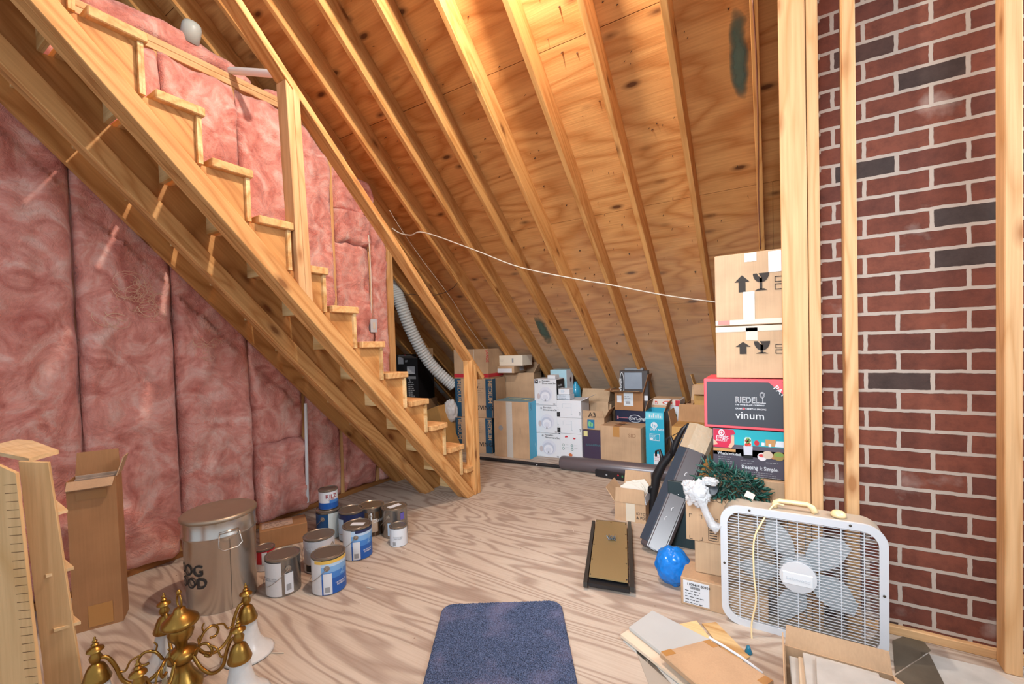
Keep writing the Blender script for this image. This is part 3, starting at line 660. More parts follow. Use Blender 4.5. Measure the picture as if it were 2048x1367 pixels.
# ---- dinnerware boxes
g = 'porcelain dinnerware boxes'
def plate_art(x):
    W, H = x.W, x.H; LG = plain('plate_grey', (206, 210, 222), .5); LG2 = plain('plate_shade', (186, 192, 208), .5); LG3 = plain('plate_light', (220, 223, 232), .5)
    x.poly('f', [ell(W*.52, H*.42, W*.30, W*.30)], LG, e=.0018); x.poly('f', [ell(W*.50, H*.38, W*.24, W*.23)], LG2, e=.0026); x.poly('f', [ell(W*.50, H*.34, W*.19, W*.18)], LG3, e=.0034); x.poly('f', [ell(W*.5, H*.30, W*.12, W*.11)], LG, e=.0042)
    x.poly('f', [[(W*.46, H*.16), (W*.54, H*.16), (W*.50, H*.27)]], GREYP, e=.005); x.poly('f', [ell(W*.20, H*.34, W*.07, W*.12)], plain('bowl_art', (190, 178, 180)), e=.0026)
    x.text('f', 'Porcelain\nDinnerware Set', W*.36, H*.90, W*.095, INK, bold=True); x.poly('f', [ell(W*.27, H*.90, W*.04, W*.04)], GREYP)
    x.lines('f', W*.04, H*.05, W*.2, 1, .01, INK); x.decal('f', W*.84, W*.93, H*.03, H*.08, GREYP, 'barcode')
Y0 = 4.27; z = 0.0; tops = [(864, 'bottom box of the porcelain dinnerware stack, beside the blue carton'), (809, 'middle box of the porcelain dinnerware stack'), (757, 'top box of the porcelain dinnerware stack, with a black square logo')]
xs = [(1071, 1117), (1070, 1114), (1069, 1112)]
for (ty, lb), (xa, xb) in zip(tops, xs):
    P0, P1, H = on(Y0, xa, xb, z, ty)
    x = Box('dinnerware_box', lb, 'box', P0, P1+Vector((0, .02, 0)), H-.003, .24, WHITE, g); plate_art(x); z += H
    if ty == 757:
        x.decal('f', .008, .05, H*.82, H*.98, BLACK, 'logo_square'); x.poly('f', [[(.014, H*.85), (.029, H*.90), (.044, H*.85), (.035, H*.90), (.044, H*.955), (.029, H*.91), (.014, H*.955), (.022, H*.90)]], WHITE, e=.003)
        x.decal('r', .002, x.D-.002, .002, H*.96, BLACK, 'black_side'); x.text('r', 'Porcelain\nDinnerware', .04, H*.7, .035, WHITE); topw = z; xtop = x
P0 = xtop.o.location+Vector((.16, .02, xtop.H+.002))
sw = Box('small_white_box', 'small white box on the top dinnerware box', 'box', P0, P0+Vector((.095, .0, 0)), .042, .11, WHITE)
P0, P1, H = on(4.62, 1102, 1134, .0, 739)
bg = Box('wine_glass_box', 'pale blue and white box with a wine glass print, behind the dinnerware stack', 'box', P0, P1, H, .2, plain('pale_blue_card', (168, 208, 222)))
bg.decal('r', .002, .198, .002, H-.002, WHITE, 'white_side'); bg.poly('r', [ell(.12, H-.12, .022, .03), rect(.118, .122, H-.2, H-.14)], plain('wine_print', (70, 36, 48))); bg.poly('f', [ell(bg.W*.55, H-.12, .07, .035)], WHITE)
P = PY((1147, 800), 4.78)
b = MB(); b.lathe([(.0, 0), (.055, 0), (.06, .02), (.06, .70), (.05, .74), (.02, .78), (.02, .80), (0, .80)], 20, Matrix.Translation((P.x, 4.86, 0)))
tag(b.done('blue_bottle', plain('blue_plastic', (54, 150, 186), .2), smooth=True, angle=40), 'tall translucent blue container behind the wine glass box', 'container')
# ---- white glassware boxes
P0 = G((1121, 917)); P1 = G((1165, 921))
x = Box('white_appliance_box', 'white box with small red and green marks, bottom of the white stack', 'box', P0, P1, zat(P0, 866), .30, WHITE)
W, H = x.W, x.H; GRN = plain('green_mark', (50, 120, 110)); ORG = plain('orange_print', (190, 100, 50))
x.poly('f', [ell(W*.30, H*.87, .016, .016, 12, 0, 3.6), ell(W*.66, H*.86, .016, .016, 12, 3, 6.1)], RED); x.poly('f', [ell(W*.15, H*.56, .014, .014), ell(W*.55, H*.55, .014, .014), ell(W*.15, H*.42, .014, .014), ell(W*.55, H*.41, .014, .014)], GRN)
x.poly('f', [ell(W*.15, H*.56, .009, .009), ell(W*.55, H*.55, .009, .009), ell(W*.15, H*.42, .009, .009), ell(W*.55, H*.41, .009, .009)], WHITE, e=.003); x.lines('f', W*.25, H*.57, W*.18, 2, .03, GREYP, .002); x.lines('f', W*.65, H*.56, W*.2, 2, .03, GREYP, .002)
x.poly('f', [[(W*.38, H*.20), (W*.46, H*.26), (W*.58, H*.20), (W*.52, H*.12), (W*.42, H*.14)]], ORG)
za = H+.002
for (ty, lb) in ((834, 'lower of two white boxes with a line-drawn glass, on the red-marked box'), (799, 'upper of two white boxes with a line-drawn glass, left of the A3 carton')):
    Q0 = P0+Vector((-.03, .0, 0)); Q1 = P1.copy(); Q0.z = Q1.z = za; Hh = zat(Q0, ty)-za
    x = Box('glassware_box', lb, 'box', Q0, Q1, Hh-.002, .3, WHITE, 'white glassware boxes'); W, H = x.W, x.H
    LN = plain('line_art', (176, 190, 200)); x.poly('f', [rect(W*.25, W*.62, H*.80, H*.81), rect(W*.6, W*.61, H*.25, H*.8), rect(W*.25, W*.26, H*.55, H*.8), rect(W*.35, W*.6, H*.58, H*.59), rect(W*.585, W*.64, H*.2, H*.24)], LN)
    x.decal('f', .002, .038, .01, .06, BLACK, 'logo_square'); x.lines('f', W*.03, H*.55, .02, 5, .018, GREYP); x.text('f', 'glass', W*.93, H*.35, .02, INK, -math.pi/2)
    za += Hh
x.flap('r', .09, 25, WHITE)
Q0 = P0+Vector((-.03, .02, 0)); Q0.z = za+.002
a1 = Box('small_white_box', 'lower of two small white boxes on the glassware boxes', 'box', Q0, Q0+Vector((.15, .01, 0)), .052, .14, plain('bluish_white', (196, 208, 220)))
a1.lines('f', .02, .04, .1, 3, .012, NAVY)
Q1 = Q0+Vector((0.01, .015, .054))
a2 = Box('small_white_box', 'upper of two small white boxes on the glassware boxes', 'box', Q1, Q1+Vector((.13, .01, 0)), .06, .13, WHITE); a2.lines('f', .03, .045, .05, 3, .013, SKY)
# ---- big open carton behind, A3, dark box, SID
P0, P1, H = on(4.68, 1147, 1216, 0, 800)
x = Box('large_open_carton', 'large open carton with pale inner flaps behind the A3 carton', 'box', P0, P1, H, .24, C_LITE, top=False, wall=.006); x.flap('r', .15, 80, C_LITE); x.flap('b', .12, 75, C_LITE)
x = qbox('dark_gift_box', 'dark aubergine box with a pale sticker under the A3 carton', 'box', (1167, 920), (1204, 924), 859, .30, plain('aubergine_print', (66, 54, 76), .4))
x.text('f', 'JUGGERNAUT', x.W*.16, x.H*.50, .030, plain('teal_faint', (66, 120, 130)), spacing=1.1); x.decal('f', .01, .055, x.H*.80, x.H*.97, plain('cream_sticker', (214, 204, 140))); zJ = x.H+.002
P0 = x.o.location+Vector((-.01, .03, x.H+.002)); P1 = P0+Vector((.235, .02, 0))
x = Box('a3_carton', 'small open carton marked A3 with blue and green print', 'box', P0, P1, zat(P0, 833)-zJ, .34, C_TAN, top=False); W, H = x.W, x.H
x.flap('f', .075, 78); x.flap('r', .10, 60, C_TAN); x.flap('b', .10, 70); x.flap('l', .08, 40)
x.text('f', 'A3', W*.30, H+.006, .072, INK, e=.024); x.decal('f', W*.22, W*.55, .012, H*.80, plain('deep_teal', (24, 112, 150)), 'printed_panel', e=.0008); x.poly('f', [ell(W*.33, H*.45, .018, .03), ell(W*.43, H*.40, .014, .025)], plain('green_print', (110, 180, 130))); x.decal('r', .03, .15, .03, H*.5, WHITE)
b = MB()
x = qbox('sid_carton', 'big worn tan carton with SID scrawled on it and a hand slot on top', 'box', (1202, 927), (1283, 938), 850, .29, C_TAN); W, H, D = x.W, x.H, x.D
x.text('f', 'SID', W*.70, H*.76, .055, plain('pencil', (140, 104, 74))); x.decal('f', W*.33, W*.49, H*.74, H*.995, TAPEB, 'tape_strip'); x.decal('f', W*.33, W*.49, .002, H*.14, TAPEB, 'tape_strip')
x.decal('t', W*.33, W*.49, 0, D, TAPEB, 'tape_strip', e=.001); x.poly('t', [[(W*.25, D*.52), (W*.45, D*.42), (W*.66, D*.46), (W*.45, D*.54)]], BLACK, 'hand_slot')
# ---- De'Longhi box, open carton on it, coffee maker box
P0, P1, H = on(4.63, 1230, 1297, .0, 819)
x = Box('navy_appliance_box', 'navy box with a white oval brand plate under the open carton', 'box', P0, P1, H, .34, NAVY); W = x.W
x.poly('f', [ell(W*.60, H-.085, W*.19, .042)], WHITE); x.poly('f', [ell(W*.60, H-.085, W*.178, .036)], NAVY, e=.003)
x.text('f', "De'Longhi", W*.455, H-.098, .046, WHITE, bold=True, e=.0035); x.poly('f', [rect(W*.1, W*.38, H-.085, H-.080), rect(W*.06, W*.10, H-.1, H-.065)], plain('pink_line', (200, 120, 130)))
zc = H+.002; P0 = P0+Vector((0, -.01, zc)); P1 = P1+Vector((-.06, .0, zc)); P0.z = P1.z = zc
x = Box('labelled_open_carton', 'open tan carton with white address labels on the navy box', 'box', P0, P1, zat(P0, 783)-zc, .25, C_BROWN, top=False); W, H = x.W, x.H
x.flap('f', .13, 12, C_TAN); x.flap('l', .12, 8, C_BROWN); x.flap('r', .20, 74, C_BROWN); x.flap('b', .15, 60, C_BROWN)
x.decal('f', W*.33, W*.67, .05, H*.98, plain('label_bluewhite', (206, 214, 220))); x.decal('f', W*.09, W*.25, H*.42, H*.80, WHITE); x.lines('f', W*.36, H*.75, W*.24, 4, .02, INK, .004, e=.004); x.decal('f', W*.4, W*.56, H*.34, H*.5, GREYP, 'barcode', e=.004)
zi = zc+.10
P0 = x.o.location+Vector((.04, .07, 0)); P0.z = zc+.01
y = Box('coffee_maker_box', 'dark photo-printed coffee maker box standing up out of the labelled carton', 'box', P0, P0+Vector((.30, .02, 0)), zat(P0, 741)-zc-.01, .11, plain('dark_photo', (64, 58, 58), .4)); W, H = y.W, y.H
y.poly('f', [rect(W*.18, W*.80, H-.20, H-.02)], plain('steel_photo', (134, 146, 160), .35, var=.25, bs=6)); y.decal('f', .002, W-.002, H-.325, H-.27, WHITE, 'white_band'); y.text('f', "De'Longhi", W*.06, H-.25, .04, WHITE, math.pi/2, bold=True)
y.poly('f', [ell(W*.06+.006, H-.14, .024, .125)], WHITE, e=.0008); y.poly('f', [ell(W*.06+.006, H-.14, .019, .118)], BLACK, e=.0014)
b = MB(); b.box(.05, W-.05, .02, .09, H+.001, H+.03, .004); y.part('top_tab', b, plain('tab_grey', (120, 124, 130), .5))
# ---- produce box, HP box, others to the right
P0, P1, H = on(4.66, 1303, 1359, .42, 797)
s_ = Box('carton', 'plain carton under the white and red produce box', 'box', Vector((P0.x, P0.y, 0)), Vector((P1.x, P1.y, 0)), .418, .26, C_INNER)
x = Box('produce_box', 'white produce box with red prints and a taped lid', 'box', P0, P1, H, .26, WHITE); W, H = x.W, x.H
x.decal('t', .004, W-.004, .004, .256, C_LITE, 'kraft_lid'); b = MB(); b.box(-.008, W+.008, -.008, .266, H-.065, H-.004, .003); x.part('lid_rim', b, plain('rim_white', (222, 212, 200)))
x.poly('f', [ell(W*.58, H-.035, .05, .02, 16), rect(W*.13, W*.22, H-.05, H-.02)], plain('red_orange', (206, 84, 60)), e=.0105); x.poly('f', [ell(W*.58, H-.035, .035, .012, 16), rect(W*.15, W*.20, H-.05, H-.03)], WHITE, e=.0115)
x.decal('f', W*.86, W+.006, H-.064, H-.006, RED, 'red_corner', e=.0105); x.decal('f', W*.35, W*.68, .002, H-.07, C_TAN, 'kraft_panel'); x.poly('f', [ell(W*.84, H*.25, .018, .03, 12)], plain('green_leaf', (70, 110, 70)), e=.003)
P0 = G((1293, 934)); P1 = G((1330, 938))
x = Box('printer_box', 'open turquoise printer box with a round white logo', 'box', P0, P1, zat(P0, 822), .30, TEAL, top=False); W, H = x.W, x.H
x.decal('r', .002, .298, .002, H-.002, CHAR, 'charcoal_side'); x.flap('r', .10, 70, C_INNER); x.flap('b', .14, 40, C_LITE); x.flap('l', .10, 105, C_INNER)
x.decal('f', .002, W-.01, H-.075, H-.01, plain('city_print', (110, 196, 214)), 'skyline_print'); x.poly('f', [rect(W*a, W*a+.012, H-.06, H-.06+h_) for a, h_ in ((.2, .03), (.32, .02), (.42, .045), (.55, .025), (.66, .035), (.78, .02))], WHITE, e=.003)
x.poly('f', [ell(W*.47, H*.76, .032, .032)], WHITE); x.text('f', 'hp', W*.47-.018, H*.76-.013, .042, TEAL, e=.004, bold=True); x.text('f', 'ENVY 6055', W*.24, H*.67, .028, WHITE, bold=True)
x.poly('f', [rect(W*.22, W*.75, H*.49, H*.61)], WHITE); x.poly('f', [rect(W*.235, W*.735, H*.498, H*.602)], TEAL, e=.003); x.lines('f', W*.27, H*.58, W*.4, 5, .012, WHITE, .003, e=.004); x.poly('f', [ell(W*.32, H*.52, .014, .014, 12)], WHITE, e=.004)
x.decal('f', W*.42, W*.78, .04, H*.26, WHITE); x.lines('f', W*.46, H*.22, W*.28, 4, .014, RED, .003, e=.003)
# golden carton with raised flaps, plain one farther right
P0, P1, H = on(4.20, 1342, 1415, .0, 852)
x = Box('golden_carton', 'golden tan open carton behind the leaning dark panel', 'box', P0, P1, H, .30, C_GOLD); x.flap('l', .14, 78, C_INNER); x.flap('b', .17, 86, C_INNER)
P0, P1, H = on(4.66, 1388, 1440, 0, 768)
x = Box('far_open_carton', 'tan open carton at the eave left of the red-edged wine glass box', 'box', P0, P1, H, .16, C_GOLD, top=False); x.flap('l', .1, 75, C_GOLD); x.flap('f', .12, -50, C_TAN)
P0, P1, H = on(4.58, 1372, 1386, 0, 806)
x = Box('carton', 'plain carton right of the produce box with one flap folded back', 'box', P0, P1, H, .28, C_INNER, top=False); x.flap('b', .16, 70, C_LITE)
# ---- behind the stairs
P0 = PY((800, 805), 4.05); P1 = PY((838, 805), 4.05)
P0.z = P1.z = 0
x = Box('carton', 'low tan carton behind the stairs that carries the black printed box', 'box', P0+Vector((-.1, 0, 0)), P1+Vector((.0, 0, 0)), .60, .35, C_INNER)
P0.z = P1.z = .602
y = Box('black_printed_box', 'tall black box with white print and an open grey flap, behind the stairs', 'box', P0+Vector((.09, 0, 0)), P1, zat(P0, 716)-.602, .3, BLACK, top=False)
W, H = y.W, y.H; y.flap('f', .10, 20, GREYP); y.flap('b', .12, 85, C_INNER); y.text('f', 'HP', W*.12, H*.90, .04, WHITE, bold=True); y.decal('f', W*.25, W*.8, H*.62, H*.80, WHITE); y.decal('f', W*.25, W*.85, H*.5, H*.56, GREYP); y.lines('f', W*.3, H*.40, W*.45, 9, H*.045, WHITE, .008)
y.text('f', '5', W*.35, H*.42, .06, WHITE)
P0 = PY((788, 800), 4.2); P1 = PY((815, 800), 4.2); P0.z = P1.z = .602
y = Box('black_red_box', 'black box with red edge and white sticker beside the black printed box', 'box', P0, P1, zat(P0, 709)-.602, .2, BLACK); y.decal('f', y.W*.42, y.W*.85, y.H-.13, y.H-.03, WHITE); y.decal('f', y.W*.90, y.W-.001, y.H-.15, y.H, RED, 'red_edge')
P0 = PY((858, 850), 3.86); P1 = PY((890, 850), 3.86); P0.z = P1.z = 0
y = Box('tilted_carton', 'tilted golden carton under clear film behind the stairs', 'box', P0, P1+Vector((.06, 0, 0)), .5, .3, C_GOLD); y.o.rotation_euler.y = -.35; y.o.location += Vector((.02, 0, .0)); y.decal('f', 0.02, y.W-.02, y.H*.45, y.H*.6, TAPEB, 'tape_strip')
P0 = PY((868, 905), 4.36); P1 = PY((908, 905), 4.36); P0.z = P1.z = 0
y = Box('carton', 'brown carton with black marks below the white plastic bag', 'box', P0, P1, .34, .25, C_BROWN); y.decal('f', y.W*.25, y.W*.45, .02, .15, BLACK, 'printed_mark')
# ================================================================== middle and right foreground
def VP_(q, A, B):
    """ray met with the upright plane through A and B"""
    n = Vector((B.y-A.y, A.x-B.x, 0)); d = ray(*q); return EYE + d*((A-EYE).dot(n)/d.dot(n))
DK = plain('dark_plastic', (66, 60, 64), .38, bump=.05, bs=40)
P0 = G((1117, 940)); P1 = G((1312, 962)); ax = (P1-P0).normalized(); nrm = Vector((-ax.y, ax.x, 0))
P0 += nrm*.055; P1 = P0+ax*1.22
R_ = .068
t = thing('projector_screen_tube', 'long dark grey tube with rounded end lying before the row of boxes', 'tube', P0+Vector((0, 0, R_)), math.atan2(ax.y, ax.x))
b = MB(); mm = Matrix.Rotation(math.pi/2, 4, 'Y')
b.lathe([(0, 0), (.045, .001), (.062, .012), (R_, .035), (R_, 1.2), (.06, 1.215), (0, 1.22)], 40, mm); b.done('tube', plain('tube_grey', (92, 84, 88), .32, .1), t, smooth=True, angle=40)
b = MB(); b.lathe([(.017, -.95), (.017, 0)], 16, Matrix.Translation((0, 0, -.045)) @ mm); b.done('rod', BLACK, t, smooth=True, angle=40)
b = MB(); b.lathe([(.006, 0), (.006, .006), (0, .008)], 12, Matrix.Translation((-.25, -.018, -.045)) @ Matrix.Rotation(math.pi/2, 4, 'X')); b.done('screw', WHITE, t)
x = qbox('black_bracket_plate', 'flat black bracket plate with a round screw, lying before the grey tube', 'bracket', (1190, 952), (1253, 963), 938, .025, BLACK, bev=.006)
x.poly('f', [ell(x.W*.38, x.H*.5, .009, .009, 12)], GREYP, 'screw'); x.poly('f', [ell(x.W*.75, x.H*.7, .008, .008, 12)], RED, 'red_button'); x.poly('f', [ell(x.W*.88, x.H*.62, .008, .012, 12)], plain('green_button', (60, 120, 80)), 'green_button')
# envelope carton
x = qbox('envelope_carton', 'small open carton of white envelopes with raised flaps beside the dark leaning panel', 'box', (1230, 1038), (1292, 1048), 1001, .26, C_TAN, top=False); W, H, D = x.W, x.H, x.D
x.flap('f', .10, 93); x.flap('b', .15, 80); x.flap('l', .11, 55, C_LITE); x.flap('r', .05, 100, WHITE)
x.decal('f', W*.37, W*.66, .004, H-.004, TAPE, 'tape_strip'); x.text('f', 'KITCHEN\n& PIX', W*.70, H*.42, .028, INK)
P0, A = x.o.location.copy(), x.o.rotation_euler.z
for k in range(9):
    b = MB(); h_ = random.uniform(.16, .22); b.slab([(-.085, 0, 0), (.085, 0, 0), (.085, 0, h_), (random.uniform(-.02, .06), 0, h_+.04), (-.085, 0, h_)], .003)
    e_ = b.done('envelope', plain('paper', (226, 220, 208), .7)); e_.matrix_basis = Matrix.Translation(P0) @ Matrix.Rotation(A, 4, 'Z') @ Matrix.Translation((W*.5, .03+.022*k, .006)) @ Matrix.Rotation(random.uniform(-.1, .02), 4, 'X') @ Matrix.Rotation(random.uniform(-.06, .06), 4, 'Y')
    tag(e_, 'white envelope standing in the small open carton, '+['frontmost one', 'second from the front', 'third from the front', 'fourth from the front', 'fifth, in the middle', 'fourth from the back', 'third from the back', 'second from the back', 'rearmost one'][k], 'envelope', 'envelopes in the small open carton')
# brass coloured appliance panel on the floor
A_, B_, C_, D_ = (G(q, .045) for q in ((1178, 1153), (1256, 1166), (1253, 1046), (1192, 1040)))
t = thing('appliance_panel', 'flat brassy metal panel with black side rails lying on the floor', 'panel', (0, 0, 0))
BR = plain('brassy_sheet', (158, 138, 98), .45, .35, bump=.03, bs=30)
b = MB(); b.slab([A_, B_, C_, D_], .004); b.done('sheet', BR, t)
def off3(A, B, C, d0, d1, e0=0, e1=0):
    x = (B-A).normalized(); n = Vector((-x.y, x.x, 0))
    return [A-x*e0+n*d0, B+x*e1+n*d0, B+x*e1+n*d1, A-x*e0+n*d1]
RAILM = plain('rail_metal', (74, 74, 72), .4, .6)
for (P, Q, d0, d1, e0, e1, z, nm) in ((B_, C_, -.030, -.008, .04, .02, -.02, 'side_rail'), (D_, A_, -.026, -.006, .0, .05, -.028, 'side_rail'), (A_, B_, -.034, -.002, .0, .01, -.03, 'end_bracket'), (C_, D_, -.020, .002, .0, -.0, -.02, 'end_bracket')):
    b = MB(); pts = [p+Vector((0, 0, z)) for p in off3(P, Q, None, d0, d1, e0, e1)]; b.slab(pts, .026 if 'rail' in nm else .018); b.done(nm, RAILM if 'rail' in nm else BLACK, t)
b = MB(); b.slab([p-Vector((0, 0, .042)) for p in (A_, B_, C_, D_)], .03); b.done('base_frame', BLACK, t)
b = MB()
for u, v in ((.03, .03), (.97, .03), (.97, .97), (.03, .97), (.03, .5), (.97, .5), (.5, .97), (.97, .25), (.97, .75), (.03, .25)):
    p = A_.lerp(B_, u).lerp(D_.lerp(C_, u), v); b.lathe([(.004, 0), (.004, .002), (0, .003)], 8, Matrix.Translation(p+Vector((0, 0, .004))))
s_ = b.done('screw', BLACK, t); s_['kind'] = 'stuff'
c = A_.lerp(B_, .55).lerp(D_.lerp(C_, .55), .62)+Vector((0, 0, .006))
b = MB()
for k in range(16):
    a = random.uniform(0, 6.28); r = random.uniform(.0, .03); b.tube([c+Vector((math.cos(a)*r, math.sin(a)*r, .004)), c+Vector((math.cos(a)*r+random.uniform(-.03, .03), math.sin(a)*r+random.uniform(-.03, .03), random.uniform(.006, .035)))], .003, 6)
tag(b.done('screw_bag', plain('screw_metal', (150, 160, 168), .25, .6)), 'small heap of screws and fittings lying on the brassy panel', 'screws', kind='stuff')
# leaning dark fairing
B0 = G((1276, 1100)); B1 = G((1326, 1124)); 
T0 = PY((1378, 848), 2.98); T1 = PY((1428, 862), 2.98)
def leanbox(name, mat, parent, sec, B, T, up, **k):
    m = frame(B, T, Vector(up)); L_ = (T-B).length
    b = MB(); b.prism(sec, 0, 0, L_); bmesh.ops.bevel(b.bm, geom=b.bm.edges[:], offset=.006, segments=2, affect='EDGES'); o = b.done(name, mat, parent, smooth=True, angle=30); o.matrix_basis = m; return o, L_
t = thing('dark_fairing', 'long dark grey moulded panel leaning on its end with small white clips', 'panel', (0, 0, 0))
Bc = B0.lerp(B1, .5)+Vector((0, .03, .03)); Tc = T0.lerp(T1, .5)
fo, L_ = leanbox('shell', plain('fairing_grey', (78, 74, 78), .30), t, [(-.085, -.03), (-.075, .0), (.02, .022), (.072, .0), (.085, -.05), (.07, -.09), (-.07, -.07)][::-1], Bc, Tc, (-.15, -1, .35))
m = fo.matrix_basis.copy()
b = MB()
b.prism([(.034, .0205), (.088, -.004), (.089, -.05), (.084, -.05), (.069, -.006), (.03, .0185)], 0, .03, L_-.01); o = b.done('bevel_strip', plain('slate_blue_plastic', (50, 64, 78), .3), t, smooth=True, angle=40); o.matrix_basis = m
b = MB(); b.prism([(-.092, -.03), (-.082, .006), (.022, .029), (.078, .006), (.093, -.05), (.075, -.095), (-.075, -.076)][::-1], 0, L_*.80, L_+.01)
wr = plain('film_beige', (176, 160, 136), .25, trans=.0, bump=.5, bs=30); o = b.done('film_wrap', wr, t); o.matrix_basis = m
for f_, yy in ((.32, -.035), (.45, -.035), (.60, -.03), (.24, -.02)):
    b = MB(); b.tube([(L_*f_+.012*math.cos(a), yy+.008*math.sin(a)*1.2, .016) for a in [k*.45 for k in range(7)]], .0022, 6); o = b.done('clip', WHITE, t); o.matrix_basis = m
# black bracket arms beside it
t = thing('bracket_frame', 'black plastic bracket frame with hooks leaning left of the dark fairing', 'bracket', (0, 0, 0))
def pts_on(Y, qs): return [PY(q, Y) for q in qs]
main = pts_on(3.10, [(1296, 1046), (1303, 1015), (1308, 985), (1313, 952), (1326, 926), (1344, 905), (1354, 880), (1366, 858), (1377, 846)])
b = MB(); b.tube(main, .02, 10, rs=[.014, .02, .026, .034, .03, .024, .02, .016, .006]); b.done('arm', BLACK, t, smooth=True)
for qs in ([(1322, 940), (1324, 915), (1319, 899), (1312, 902), (1312, 912)], [(1342, 912), (1346, 886), (1341, 872), (1334, 877), (1334, 888)], [(1308, 972), (1300, 975), (1299, 985)]):
    b = MB(); b.tube(pts_on(3.09, qs), .012, 8, rs=[.016, .014, .011, .009, .007][:len(qs)]); b.done('hook', BLACK, t, smooth=True)
b = MB(); b.tube(pts_on(3.12, [(1345, 871), (1358, 864), (1372, 860)]), .003, 6); b.done('cable', BLACK, t)
# dark teal board standing behind
x = Box('dark_board', 'dark teal board standing upright behind the blue bag', 'board', PY((1338, 1100), 2.72)*1, PY((1392, 1100), 2.72), .40, .02, plain('teal_board', (32, 50, 56), .5), top=True)
x.o.location.z = 0
# blue plastic bag
def blob(name, c, rx, ry, rz, mat, label=None, cat=None, seed=1, amp=.25, fq=5, parent=None, flat=True):
    bm = bmesh.new(); bmesh.ops.create_icosphere(bm, subdivisions=5, radius=1)
    for v in bm.verts:
        n = v.co.copy(); k = 1+amp*noise.turbulence(n*fq*.4+Vector((seed, 0, 0)), 3, True)-amp*.5+amp*.3*abs(noise.noise(n*fq+Vector((seed, 3, 0))))
        v.co = Vector((n.x*rx*k, n.y*ry*k, max(-rz*.97, n.z*rz*k) if flat else n.z*rz*k))
    me = bpy.data.meshes.new(name); bm.to_mesh(me); bm.free(); me.materials.append(mat)
    for p in me.polygons: p.use_smooth = True
    o = bpy.data.objects.new(name, me); COL.objects.link(o); o.location = c
    if parent: o.parent = parent
    if label: tag(o, label, cat)
    return o
c = G((1342, 1178)); c.y += .06
blob('blue_plastic_bag', c+Vector((0, 0, .095)), .088, .07, .10, plain('blue_film', (20, 122, 214), .18, bump=.6, bs=35), 'bright blue plastic bag slumped on the floor by the labelled carton', 'bag', 3, .16, 3)
c = PY((901, 822), 4.05)
blob('white_plastic_bag', c, .09, .08, .15, plain('white_film', (214, 216, 218), .3, bump=.5, bs=40), 'white plastic bag hanging beside the moving boxes behind the stairs', 'bag', 5, .25, 3, flat=False)
# stack: labelled carton, blank carton, worn carton
P0 = G((1362, 1206)); P1 = G((1440, 1227)); d = (P1-P0).normalized()
x = Box('labelled_carton', 'low tan carton with a white shipping label, bottom of the stack by the fan', 'box', P0, P0+d*.36, zat(P0, 1152), .18, C_TAN); H = x.H
x.decal('f', .012, .125, .012, H-.010, WHITE, 'shipping_label'); x.text('f', '110941P-80304', .028, H-.030, .016, INK, e=.004, bold=True); x.poly('f', [rect(.045+.003*k, .0465+.003*k, H-.046, H-.034) for k in range(14)], INK, 'barcode', e=.003); x.lines('f', .02, H-.058, .085, 5, .014, INK, .003, e=.003)
z1 = H+.002; P2 = P0+Vector((.055, .075, 0)); P2.z = z1
y = Box('carton', 'blank tan carton in the middle of the stack by the fan', 'box', P2, P2+Vector((.33, .02, 0)), zat(P2, 1078)-z1, .17, C_LITE)
z2 = z1+y.H+.002; P3 = P0+Vector((.02, .06, 0)); P3.z = z2
w_ = Box('worn_carton', 'worn tan carton with handwriting on top of the stack, under the green lights', 'box', P3, P3+Vector((.36, .02, 0)), zat(P3, 990)-z2, .24, C_TAN, top=False); W, H = w_.W, w_.H
w_.text('f', 'PINK', W*.07, H*.93, .035, plain('marker', (110, 84, 62))); w_.text('f', 'COW', W*.30, H*.93, .035, plain('marker', (110, 84, 62)))
w_.poly('f', [rect(W*.04, W*.075, H*.59, H*.60), rect(W*.04, W*.045, H*.52, H*.6), rect(W*.16, W*.2, H*.59, H*.6), rect(W*.195, W*.2, H*.52, H*.6), rect(W*.04, W*.045, H*.02, H*.1), rect(W*.04, W*.08, H*.02, H*.03), rect(W*.195, W*.2, H*.02, H*.1), rect(W*.16, W*.2, H*.02, H*.03)], INK, 'corner_marks')
w_.poly('f', [rect(W*.27, W*.39, H*.05, H*.06), rect(W*.27, W*.39, H*.55, H*.56), rect(W*.27, W*.275, H*.05, H*.56), rect(W*.385, W*.39, H*.05, H*.56)]+[rect(W*.285, W*.375, H*(.1+.055*k), H*(.12+.055*k)) for k in range(8)], INK, 'printed_table')
zL = z2+H
# string lights: bundle of green bulbs
t = thing('string_lights', 'tangled bundle of dark green string lights on the worn carton', 'string lights', (0, 0, 0))
GR = plain('green_bulb', (28, 78, 68), .35, var=.3, bs=4); GW = plain('green_wire', (28, 60, 52), .5)
b = MB(); b.lathe([(0, 0), (.0040, .002), (.0048, .010), (.0044, .020), (.0026, .026), (.0014, .036), (0, .040)], 8)
bulb = b.done('bulb', GR, t, smooth=True); bme = bulb.data; first = True
cA = PY((1420, 945), 2.24); cB = PY((1525, 985), 2.30); rnd = random.Random(5); allb = []
for k in range(330):
    u = rnd.random(); c = cA.lerp(cB, u); th = rnd.uniform(0, math.pi); ph = rnd.uniform(0, 6.28)
    rr = rnd.uniform(.6, 1)**.5*(.10 if u < .8 else .07)
    p = c+Vector((rr*.7*math.cos(ph)*math.sin(th), rr*1.0*math.sin(ph)*math.sin(th), rr*.85*math.cos(th)*.9-.02)); p.z = max(p.z, zL-.02 if p.x < -.05 else .45)
    dr = (p-c+Vector((rnd.uniform(-.05, .05), rnd.uniform(-.05, .05), rnd.uniform(-.03, .06)))).normalized(); allb.append((p, dr))
allb.sort(key=lambda a: a[0].y)
stuff = bmesh.new()
